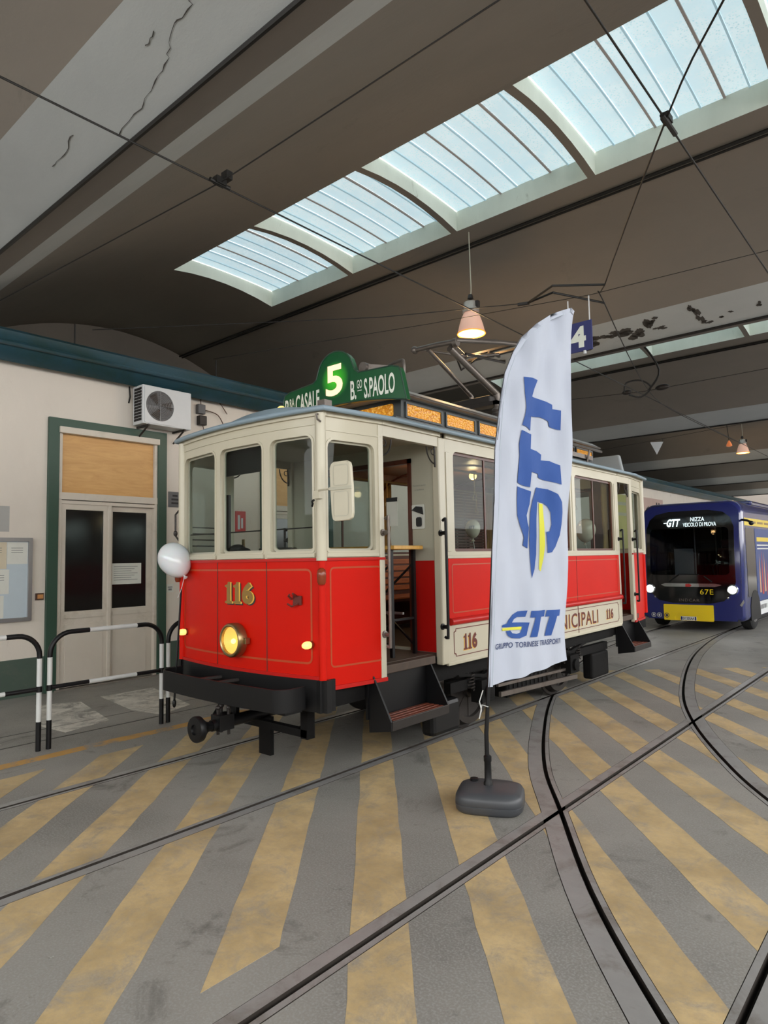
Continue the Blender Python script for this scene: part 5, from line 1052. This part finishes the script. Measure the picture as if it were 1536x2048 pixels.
for y in (16.75, 22.2): MB().panel([(y + .47 * math.cos(i * math.pi / 10), .42 + .47 * math.sin(i * math.pi / 10)) for i in range(11)] + [(y - .47, .235), (y + .47, .235)], [], lambda a, b, d: sf(a, b, d + .01), .02).build('wheel_arch', 'black', bus)
MB().box(BX - .75, BX + .95, 17.6, 23.5, 2.86, 2.97).build('roof_fairing', 'navy', bus, 0, .05)
# ---------------------------------------------------------------- overhead line, lamps, hanging signs
def wire(name, pts, r, label, cat='wire', group='overhead wires'):
    return tag(MB().tube(pts, r, 6).build(name, 'wire', smooth=60), label, cat, group)
ZW = 4.95
wire('contact_wire', [(-4.55, -5, ZW), (-4.55, 12, ZW), (-4.55, 50, ZW)], .008, 'overhead contact wire running lengthways above the tram roof')
wire('contact_wire', [(-1.42, -5, ZW), (-1.42, 10, ZW), (-1.42, 50, ZW)], .008, 'overhead contact wire dropping across the right side to the skylights')
wire('contact_wire', smooth_path([(1.2, 1.6, ZW), (.2, 2.75, ZW), (-.82, 4.06, ZW), (-1.42, 4.93, ZW), (-2.95, 7.53, ZW), (-3.18, 8.08, ZW), (-4.34, 13.05, ZW), (-4.6, 16, ZW), (-4.55, 22, ZW)], 4), .008, 'curved contact wire bending between the skylights and the number four sign')
wire('span_wire', [(-9.3, 2.9, 5.02), (-4.52, 3.2, ZW + .01), (-1.8, 3.2, ZW + .02), (4.5, 3.2, 5.1)], .006, 'thin span wire crossing under the near vault to the clamp')
wire('span_wire', [(WX + .3, 4.3, 5.1), (-5.62, 6.52, 4.97), (-3.9, 7.4, ZW)], .006, 'thin span wire from the teal gutter past the lit lamp')
wire('span_wire', [(-9.1, 12.4, 5.05), (-5.75, 12.85, 4.98), (-4.45, 13.15, ZW + .01), (-2.29, 13.14, 4.98), (4, 13.3, 5.1)], .006, 'thin span wire crossing behind the flag at the looped junction')
wire('span_wire', [(-9.1, 6.3, 5.1), (-5.28, 7.18, 4.97), (-3.2, 7.7, 4.95), (-2.85, 7.75, 4.96), (3.5, 8.8, 5.15)], .004, 'thin span wire carrying the number four sign')
wire('span_wire', [(-9.1, 20.5, 5.05), (-6.1, 19.0, 4.95), (-2.2, 18.0, 5.0), (3, 17, 5.1)], .005, 'thin span wire carrying the white triangular sign')
fit = thing('pull_off_bracket', 'bent double rod bracket holding the curved contact wire', 'bracket', (-3.4, 7.4, ZW))
MB().tube([(-3.9, 7.4, ZW), (-3.42, 7.12, ZW), (-2.95, 7.52, ZW)], .014, 8).build('upper_rod', 'wire', fit)
MB().tube([(-3.9, 7.4, ZW), (-3.51, 7.31, ZW), (-3.18, 8.07, ZW)], .014, 8).build('lower_rod', 'wire', fit)
MB().tube([(-4.02, 7.36, ZW), (-3.88, 7.41, ZW)], .022, 8).build('turnbuckle', 'iron', fit)
fit = thing('wire_clamp', 'small dark clamp where two wires cross under the near vault', 'clamp', (-4.52, 3.2, ZW))
MB().box(-4.56, -4.50, 3.15, 3.25, ZW - .01, ZW + .05).box(-4.54, -4.46, 3.22, 3.28, ZW + .04, ZW + .11).tube([(-4.53, 3.1, ZW), (-4.53, 3.3, ZW)], .018, 8).build('clamp_body', 'wire', fit)
fit = thing('wire_clamp', 'small dark clamp where wires cross in front of the right skylight', 'clamp', (-1.42, 4.95, ZW))
MB().tube([(-1.42, 4.85, ZW), (-1.42, 5.15, ZW)], .02, 8).box(-1.45, -1.39, 4.9, 5.0, ZW, ZW + .05).build('clamp_body', 'wire', fit)
fit = thing('wire_junction', 'looped cable junction on the contact wires right of the flag', 'junction', (-4.45, 13.1, ZW))
MB().tube(smooth_path([(-4.75, 12.9, ZW), (-4.7, 12.9, ZW + .18), (-4.45, 13.0, ZW + .2), (-4.3, 13.1, ZW + .05), (-4.5, 13.1, ZW - .1), (-4.7, 13, ZW - .04)], 5), .016, 6).build('cable_loop', 'wire', fit)
MB().tube(smooth_path([(-4.35, 13.1, ZW), (-4.1, 13.0, ZW + .35), (-4.35, 12.6, ZW + .9), (-4.5, 12.5, 5.7)], 5), .02, 6).build('feeder_cable', 'wire', fit)
MB().ball((-4.1, 13.15, ZW + .03), .14, .05, .06, 12, 8).ball((-4.72, 12.95, ZW), .1, .05, .05, 12, 8).build('insulator', 'iron', fit, 60)
def hall_lamp(name, x, y, z, zc, label, glow, power, k=1.0):
    L = thing(name, label, 'lamp', (x, y, z), 'hanging hall lamps')
    MB().tube(smooth_path([(x, y, zc), (x + .01, y, zc - (zc - z) * .5), (x + .015, y, z + .50 * k), (x, y, z + .40 * k)], 5), .008, 6).build('cord', 'cream_old', L)
    MB().lathe([(.03, .42), (.045, .36), (.012, .34), (.012, .30)], (x, y, z), (0, 0, 1), 14).build('hook', 'iron', L, 40) if k == 1 else None
    MB().lathe([(.05 * k, .32 * k), (.10 * k, .30 * k), (.105 * k, .22 * k), (.12 * k, .20 * k), (.12 * k, .15 * k), (.09 * k, .14 * k)], (x, y, z), (0, 0, 1), 22).build('ballast_housing', 'lampbody' if k == 1 else 'whitep', L, 40)
    MB().box(x + .06 * k, x + .14 * k, y - .03, y + .03, z + .20 * k, z + .30 * k).build('connector', 'iron', L, 0, .006)
    MB().lathe([(.10 * k, .15 * k), (.135 * k, .08 * k), (.17 * k, -.03 * k), (.195 * k, -.14 * k), (.20 * k, -.16 * k), (.192 * k, -.16 * k), (.165 * k, -.03 * k), (.09 * k, .14 * k)], (x, y, z), (0, 0, 1), 28).build('shade', 'lampshade' if k == 1 else 'whitep', L, 60)
    MB().lathe([(.19 * k, -.150 * k), (.12 * k, -.165 * k), (.002, -.17 * k)], (x, y, z), (0, 0, 1), 24, False).build('lens', glow, L, 60)
    MB().tube([(x + .196 * k * math.cos(i * math.pi / 14), y + .196 * k * math.sin(i * math.pi / 14), z - .155 * k) for i in range(28)], .010 * k, 6, True).build('rim', 'lamprim', L, 60)  # emitting ring added for the orange glow around the lens
    l = bpy.data.lights.new('hall_lamp', 'POINT'); l.energy = power; l.color = (1, .62, .28); l.shadow_soft_size = .15
    lo = bpy.data.objects.new('hall_lamp_light', l); COL.objects.link(lo); lo.parent = L; lo.location = (0, 0, -.32)
hall_lamp('hanging_lamp', -5.05, 7.86, 5.10, 6.62, 'glowing orange bell lamp hanging above the tram beside the flag', 'lampglow', 55)
hall_lamp('hanging_lamp', -5.22, 24.9, 5.27, 6.6, 'small white bell lamp hanging far back above the blue bus', 'lampglow2', 30)
o = thing('warning_light', 'tiny orange lamp on the wires far behind the flag', 'lamp', (-4.75, 21.0, 4.9))
MB().lathe([(.02, .09), (.04, .04), (.07, -.02), (.08, -.07), (.03, -.09)], (-4.75, 21, 4.9), (0, 0, 1), 14).build('lens', emit('orange_lens', (210, 120, 70), .5), o, 50)
MB().tube([(-4.75, 21, 5.0), (-4.85, 20.9, 6.5)], .01, 6).build('hanger', 'wire', o)
o = thing('hanging_sign', 'dark blue hanging sign with a white figure four behind the flag tip', 'sign', (-3.36, 7.7, 4.28))
MB().box(-3.53, -3.195, 7.69, 7.705, 4.265, 4.64).build('sign_plate', 'sign4', o, 0, .003)
t = MB(); text(t, '4', -3.475, -3.275, 4.315, 4.585, lambda a, b, d: (a, 7.69 - d, b), .002, .05); t.build('sign_figure', 'lettering', o)
MB().tube([(-3.225, 7.7, 4.62), (-3.225, 7.7, 4.95)], .008, 6).tube([(-3.50, 7.7, 4.62), (-3.50, 7.7, 4.95)], .008, 6).tube([(-3.3, 7.7, 4.23), (-3.3, 7.7, 4.27)], .02, 8).build('sign_rod', 'whitep', o)
o = thing('hanging_sign', 'small white triangular sign hanging point down behind the tram', 'sign', (-6.15, 19.0, 4.55))
MB().panel([(-6.33, 4.90), (-5.97, 4.87), (-6.16, 4.53)], [], lambda a, b, d: (a, 19.0 - d, b), .012).build('sign_plate', 'whitep', o)
MB().tube([(-6.32, 19.0, 4.89), (-6.32, 19.0, 4.96)], .006, 6).tube([(-5.98, 19.0, 4.86), (-5.98, 19.0, 4.94)], .006, 6).build('sign_rod', 'wire', o)

# ---------------------------------------------------------------- barriers by the wall
BXX = -6.62
def barrier(y0, y1, label):
    T = thing('crowd_barrier', label, 'barrier', (BXX, (y0 + y1) / 2, 0), 'striped tube barriers')
    rr, zt, n = .20, 1.085, 8
    cL = [(BXX, y0 + rr - rr * math.cos(R(90 * i / n)), zt - rr + rr * math.sin(R(90 * i / n))) for i in range(n + 1)]
    cR = [(BXX, y1 - rr + rr * math.sin(R(90 * i / n)), zt - rr + rr * math.cos(R(90 * i / n))) for i in range(n + 1)]
    def seg(mat, pts, r=.024): MB().tube(pts, r, 12).build('black_band' if mat == 'black' else 'white_band', mat, T, 50)
    w = y1 - y0; a, b = y0 + w * .32, y0 + w * .75
    for y in (y0, y1):
        seg('black', [(BXX, y, -.002), (BXX, y, .27)]); seg('white_gloss', [(BXX, y, .27), (BXX, y, .545)], .0235)
        seg('black', [(BXX, y, .545), (BXX, y, .60)], .028); seg('white_gloss', [(BXX, y, .60), (BXX, y, .86)], .0235)
    seg('black', [(BXX, y0, .86)] + cL + [(BXX, a, zt)]); seg('white_gloss', [(BXX, a, zt), (BXX, b, zt)], .0235); seg('black', [(BXX, b, zt)] + cR + [(BXX, y1, .86)])
    seg('black', [(BXX, y0 + .01, .573), (BXX, a, .573)], .021); seg('white_gloss', [(BXX, a, .573), (BXX, b, .573)], .0205); seg('black', [(BXX, b, .573), (BXX, y1 - .01, .573)], .021)
barrier(1.44, 2.64, 'black and white tube barrier cut off by the left picture edge')
barrier(2.735, 3.915, 'black and white tube barrier standing in front of the wooden-topped door')
barrier(3.995, 5.175, 'black and white tube barrier half hidden behind the tram front')

# ---------------------------------------------------------------- things on the office wall
ac = thing('air_conditioner', 'white outdoor air conditioner unit on brackets above the door corner', 'air conditioner', (WX, 5.48, 3.8))
AX = WX + .34
MB().box(WX + .05, AX, 5.06, 5.90, 3.85, 4.45).build('casing', 'whitep', ac, 0, .012)
MB().panel(rrect(5.09, 5.62, 3.87, 4.43, .02), [[(5.345 + .235 * math.cos(i * math.pi / 18), 4.15 + .235 * math.sin(i * math.pi / 18)) for i in range(36)]], lambda a, b, d: (AX + .012 + d, a, b), .014).build('fan_panel', 'whitep', ac)
MB().lathe([(.235, .0), (.235, .004), (.01, .004)], (AX + .001, 5.345, 4.15), (1, 0, 0), 32).build('fan_opening', 'signgrey', ac)
for k in range(3): a = k * 2.094; MB().add([(AX + .006, 5.345 + r * math.cos(a + q), 4.15 + r * math.sin(a + q)) for r, q in ((.05, 0), (.215, -.25), (.22, .45), (.05, .9))], [(0, 1, 2, 3)]).build('fan_blade', 'iron', ac)
for k in range(8): r = .03 + k * .027; MB().tube([(AX + .016, 5.345 + r * math.cos(i * math.pi / 14), 4.15 + r * math.sin(i * math.pi / 14)) for i in range(28)], .002, 4, True).build('guard_ring', 'alu', ac)
for a in (0, math.pi / 2): MB().tube([(AX + .017, 5.345 - .235 * math.cos(a), 4.15 - .235 * math.sin(a)), (AX + .017, 5.345 + .235 * math.cos(a), 4.15 + .235 * math.sin(a))], .003, 4).build('guard_bar', 'alu', ac)
for i in range(4):
    for j in range(11): MB().box(WX + .10 + i * .055, WX + .145 + i * .055, 5.052, 5.062, 3.90 + j * .047, 3.937 + j * .047).build('side_vent', 'black', ac)
for y in (5.16, 5.78): MB().box(WX, AX + .02, y - .015, y + .015, 3.82, 3.85).bar((WX + .01, y, 3.66), (AX - .02, y, 3.83), .02, .02).build('bracket', 'iron', ac)
eb = thing('junction_box', 'small grey electrical boxes with loose cables right of the air conditioner', 'electrical box', (WX, 6.3, 4.1))
MB().box(WX, WX + .09, 6.20, 6.34, 4.22, 4.38).build('upper_box', 'signgrey', eb, 0, .01)
MB().box(WX, WX + .10, 6.22, 6.36, 4.03, 4.19).build('lower_box', 'iron', eb, 0, .01)
MB().tube(smooth_path([(WX + .05, 6.27, 4.38), (WX + .06, 6.3, 4.55), (WX + .05, 6.6, 4.50), (WX + .05, 6.8, 4.3)], 5), .008, 6).tube(smooth_path([(WX + .05, 6.34, 4.3), (WX + .06, 6.6, 4.25), (WX + .05, 6.75, 4.05)], 5), .008, 6).tube(smooth_path([(WX + .06, 6.3, 4.03), (WX + .06, 6.32, 3.93), (WX + .04, 6.25, 3.86)], 4), .008, 6).build('cable', 'brown', eb)
nb = thing('notice_board', 'framed aluminium notice board with paper sheets at the left edge', 'notice board', (WX, 3.05, 1.0))
MB().box(WX, WX + .03, 2.45, 3.60, 1.03, 2.08).build('backing', 'bluegrey', nb)
fr = MB(); frame_band(fr, 2.42, 3.64, 1.0, 2.11, .01, .05, lambda a, b, d: (WX + .06 + d, a, b), .06); fr.build('frame', 'alu', nb, 0, .004)
for y0, y1, z0, z1, m in ((3.33, 3.585, 1.76, 2.05, 'paper'), (3.02, 3.325, 1.70, 2.05, 'paper2'), (3.0, 3.36, 1.37, 1.69, 'paper'), (2.98, 3.30, 1.06, 1.35, 'paper'), (2.6, 2.95, 1.5, 2.0, 'paper')):
    s_ = MB().box(WX + .03, WX + .033, y0, y1, z0, z1).build('sheet', m, nb)
    t = MB()
    for k in range(3): t.box(WX + .033, WX + .0335, y0 + .05, y1 - .06, z1 - .08 - .03 * k, z1 - .073 - .03 * k)
    t.build('print_line', 'grey_ink', s_)
tag(MB().box(WX, WX + .02, 3.70, 3.81, 1.265, 1.36).build('call_plate', 'brown', None, 0, .004), 'small brown and copper plate on the wall left of the door', 'wall plate')
cpz = bpy.data.objects['call_plate']; MB().box(WX + .02, WX + .025, 3.725, 3.80, 1.285, 1.34).build('copper_face', 'copper', cpz)
sg = thing('door_sign', 'small dark grey sign projecting beside the green door frame', 'sign', (WX, 5.75, 2.7))
MB().box(WX + .0, WX + .012, 5.70, 5.93, 2.63, 2.88).build('sign_plate', 'signgrey', sg, 0, .003)
t = MB()
for k, (a, b) in enumerate(((.07, .16), (.05, .18), (.05, .18))): t.box(WX + .012, WX + .0125, 5.70 + a, 5.70 + b, 2.80 - k * .06, 2.83 - k * .06)
t.build('sign_print', 'ink', sg)
tag(MB().box(WX, WX + .004, 5.68, 5.80, 1.27, 1.40).build('wall_sticker', 'paper'), 'small pale sticker on the wall just right of the door', 'sticker')
o = bpy.data.objects['wall_sticker']; MB().box(WX + .004, WX + .0045, 5.70, 5.78, 1.345, 1.36).box(WX + .004, WX + .0045, 5.71, 5.77, 1.30, 1.33).build('sticker_print', 'grey_ink', o)
pn = tag(MB().box(WX - .068, WX - .064, 4.78, 5.28, 1.43, 1.745).build('paper_notice', 'paper'), 'white paper notice taped inside the right dark door pane', 'paper')
pn.location.x = .001 + .0; t = MB()
for k in range(7): t.box(WX - .0645, WX - .0635, 4.84, 5.22 - .05 * (k % 3), 1.69 - k * .033, 1.697 - k * .033)
t.build('print_line', 'grey_ink', pn)
tag(MB().box(WX, WX + .003, 2.5, 3.36, 2.19, 2.53).build('grey_patch', 'signgrey'), 'plain grey painted patch on the wall above the notice board', 'patch')
bpy.data.objects['grey_patch'].data.materials[0] = paint('patch_grey', (168, 166, 162), .7, .06, 4)
ex_ = tag(MB().box(WX, WX + .01, 7.0, 7.22, 2.25, 2.62).build('extinguisher_sign', 'redsign'), 'red fire sign on the wall seen through the tram windows', 'sign')
MB().box(WX + .01, WX + .012, 7.05, 7.10, 2.30, 2.55).tube([(WX + .012, 7.14, 2.32), (WX + .012, 7.14, 2.5)], .02, 6).build('sign_print', 'whitep', ex_)
o = thing('wall_poster', 'large faded poster with a dark arch on the far wall behind the bus', 'poster', (WX, 27.6, 2.5))
MB().box(WX, WX + .03, 26.2, 29.6, 2.2, 4.05).build('poster_sheet', 'posterpink', o)
MB().panel([(27.3, 2.2), (28.1, 2.2), (28.2, 3.2), (28.0, 3.6), (27.75, 3.7), (27.5, 3.6), (27.3, 3.2)], [], lambda a, b, d: (WX + .034 + d, a, b), 0).panel(rect(28.7, 28.85, 3.4, 3.9), [], lambda a, b, d: (WX + .034 + d, a, b), 0).panel(rect(29.0, 29.15, 3.4, 3.9), [], lambda a, b, d: (WX + .034 + d, a, b), 0).build('poster_print', 'ink', o)
o = tag(MB().box(WX, WX + .03, 24.0, 26.0, .6, 4.0).build('wall_banner', 'posteryel'), 'pale yellow banner on the far wall between tram and bus', 'banner')
for k, z in enumerate((3.6, 3.2, 1.2)): MB().box(WX + .03, WX + .032, 24.3, 25.7, z, z + .12).build('banner_stripe', 'cream_old', o)

# ---------------------------------------------------------------- balloons, table inside the tram
def balloon(c, r, label, mat, tilt, knot_to, logo=False):
    B = thing('balloon', label, 'balloon', c, 'white party balloons'); c = Vector(c); ax = Vector(tilt).normalized()
    prof = [(r * math.sin(math.pi * i / 16) * (1 - .10 * max(0, -math.cos(math.pi * i / 16))), r * 1.16 * math.cos(math.pi * i / 16) * (1 if i < 8 else 1.12)) for i in range(17)]
    MB().lathe([(max(a, .003), b) for a, b in prof], c, ax, 28).build('skin', mat, B, 80)
    k = c - ax * r * 1.30
    MB().lathe([(.006, .0), (.008, -.012), (.022, -.03), (.02, -.032), (.004, -.02)], k, ax, 12).build('knot', mat, B, 60)
    MB().tube(smooth_path([k - ax * .01, (k + Vector(knot_to)) / 2 + Vector((.01, 0, -.02)), Vector(knot_to)], 5), .003, 5).build('ribbon', 'white_gloss', B)
    if logo:
        t = MB(); d0 = (Vector((0, 0, 1.75)) - c).normalized(); sx = d0.cross(Vector((0, 0, -1))).normalized(); sz = sx.cross(d0) * -1
        def bfn2(a, b, d):
            v = (d0 + sx * a + sz * b).normalized(); return c + v * (r * 1.01 + d + .004)
        text(t, 'GTT', -.55, .25, -.05, .35, bfn2, .0, .03, .2); t.build('printed_logo', 'navytext', B)
balloon((-5.47, 3.36, 1.772), .146, 'shiny white balloon tied to the left front corner of the tram', 'balloon', (-.5, -.1, .6), (-5.43, 3.37, 1.42))
balloon((-3.86, 5.93, 2.05), .082, 'small pale balloon with dark letters behind the first side window', 'balloon2', (0, 0, 1), (-3.86, 5.95, 1.72), True)
balloon((-3.84, 8.75, 2.09), .135, 'plain pale balloon behind the rear side window', 'balloon2', (.1, 0, 1), (-3.84, 8.8, 1.75))
tb = thing('bar_table', 'high folding table with yellow wooden top standing in the tram doorway', 'table', (-4.2, 4.62, .875))
MB().box(-4.80, -3.70, 4.42, 4.84, 1.825, 1.86).build('table_top', 'tabletop', tb, 0, .006)
for x in (-4.72, -3.78):
    for y in (4.47, 4.79): MB().box(x - .016, x + .016, y - .016, y + .016, .876, 1.825).build('leg', 'black', tb)
    MB().bar((x, 4.47, 1.2), (x, 4.79, 1.2), .02, .02, (1, 0, 0)).build('stretcher', 'black', tb)
for y in (4.47, 4.79): MB().bar((-4.72, y, .95), (-3.78, y, 1.70), .016, .016, (0, 1, 0)).bar((-4.72, y, 1.70), (-3.78, y, .95), .016, .016, (0, 1, 0)).build('cross_brace', 'black', tb)
MB().bar((-4.72, 4.63, 1.25), (-3.78, 4.63, 1.25), .02, .02).build('foot_rail', 'alu', tb)
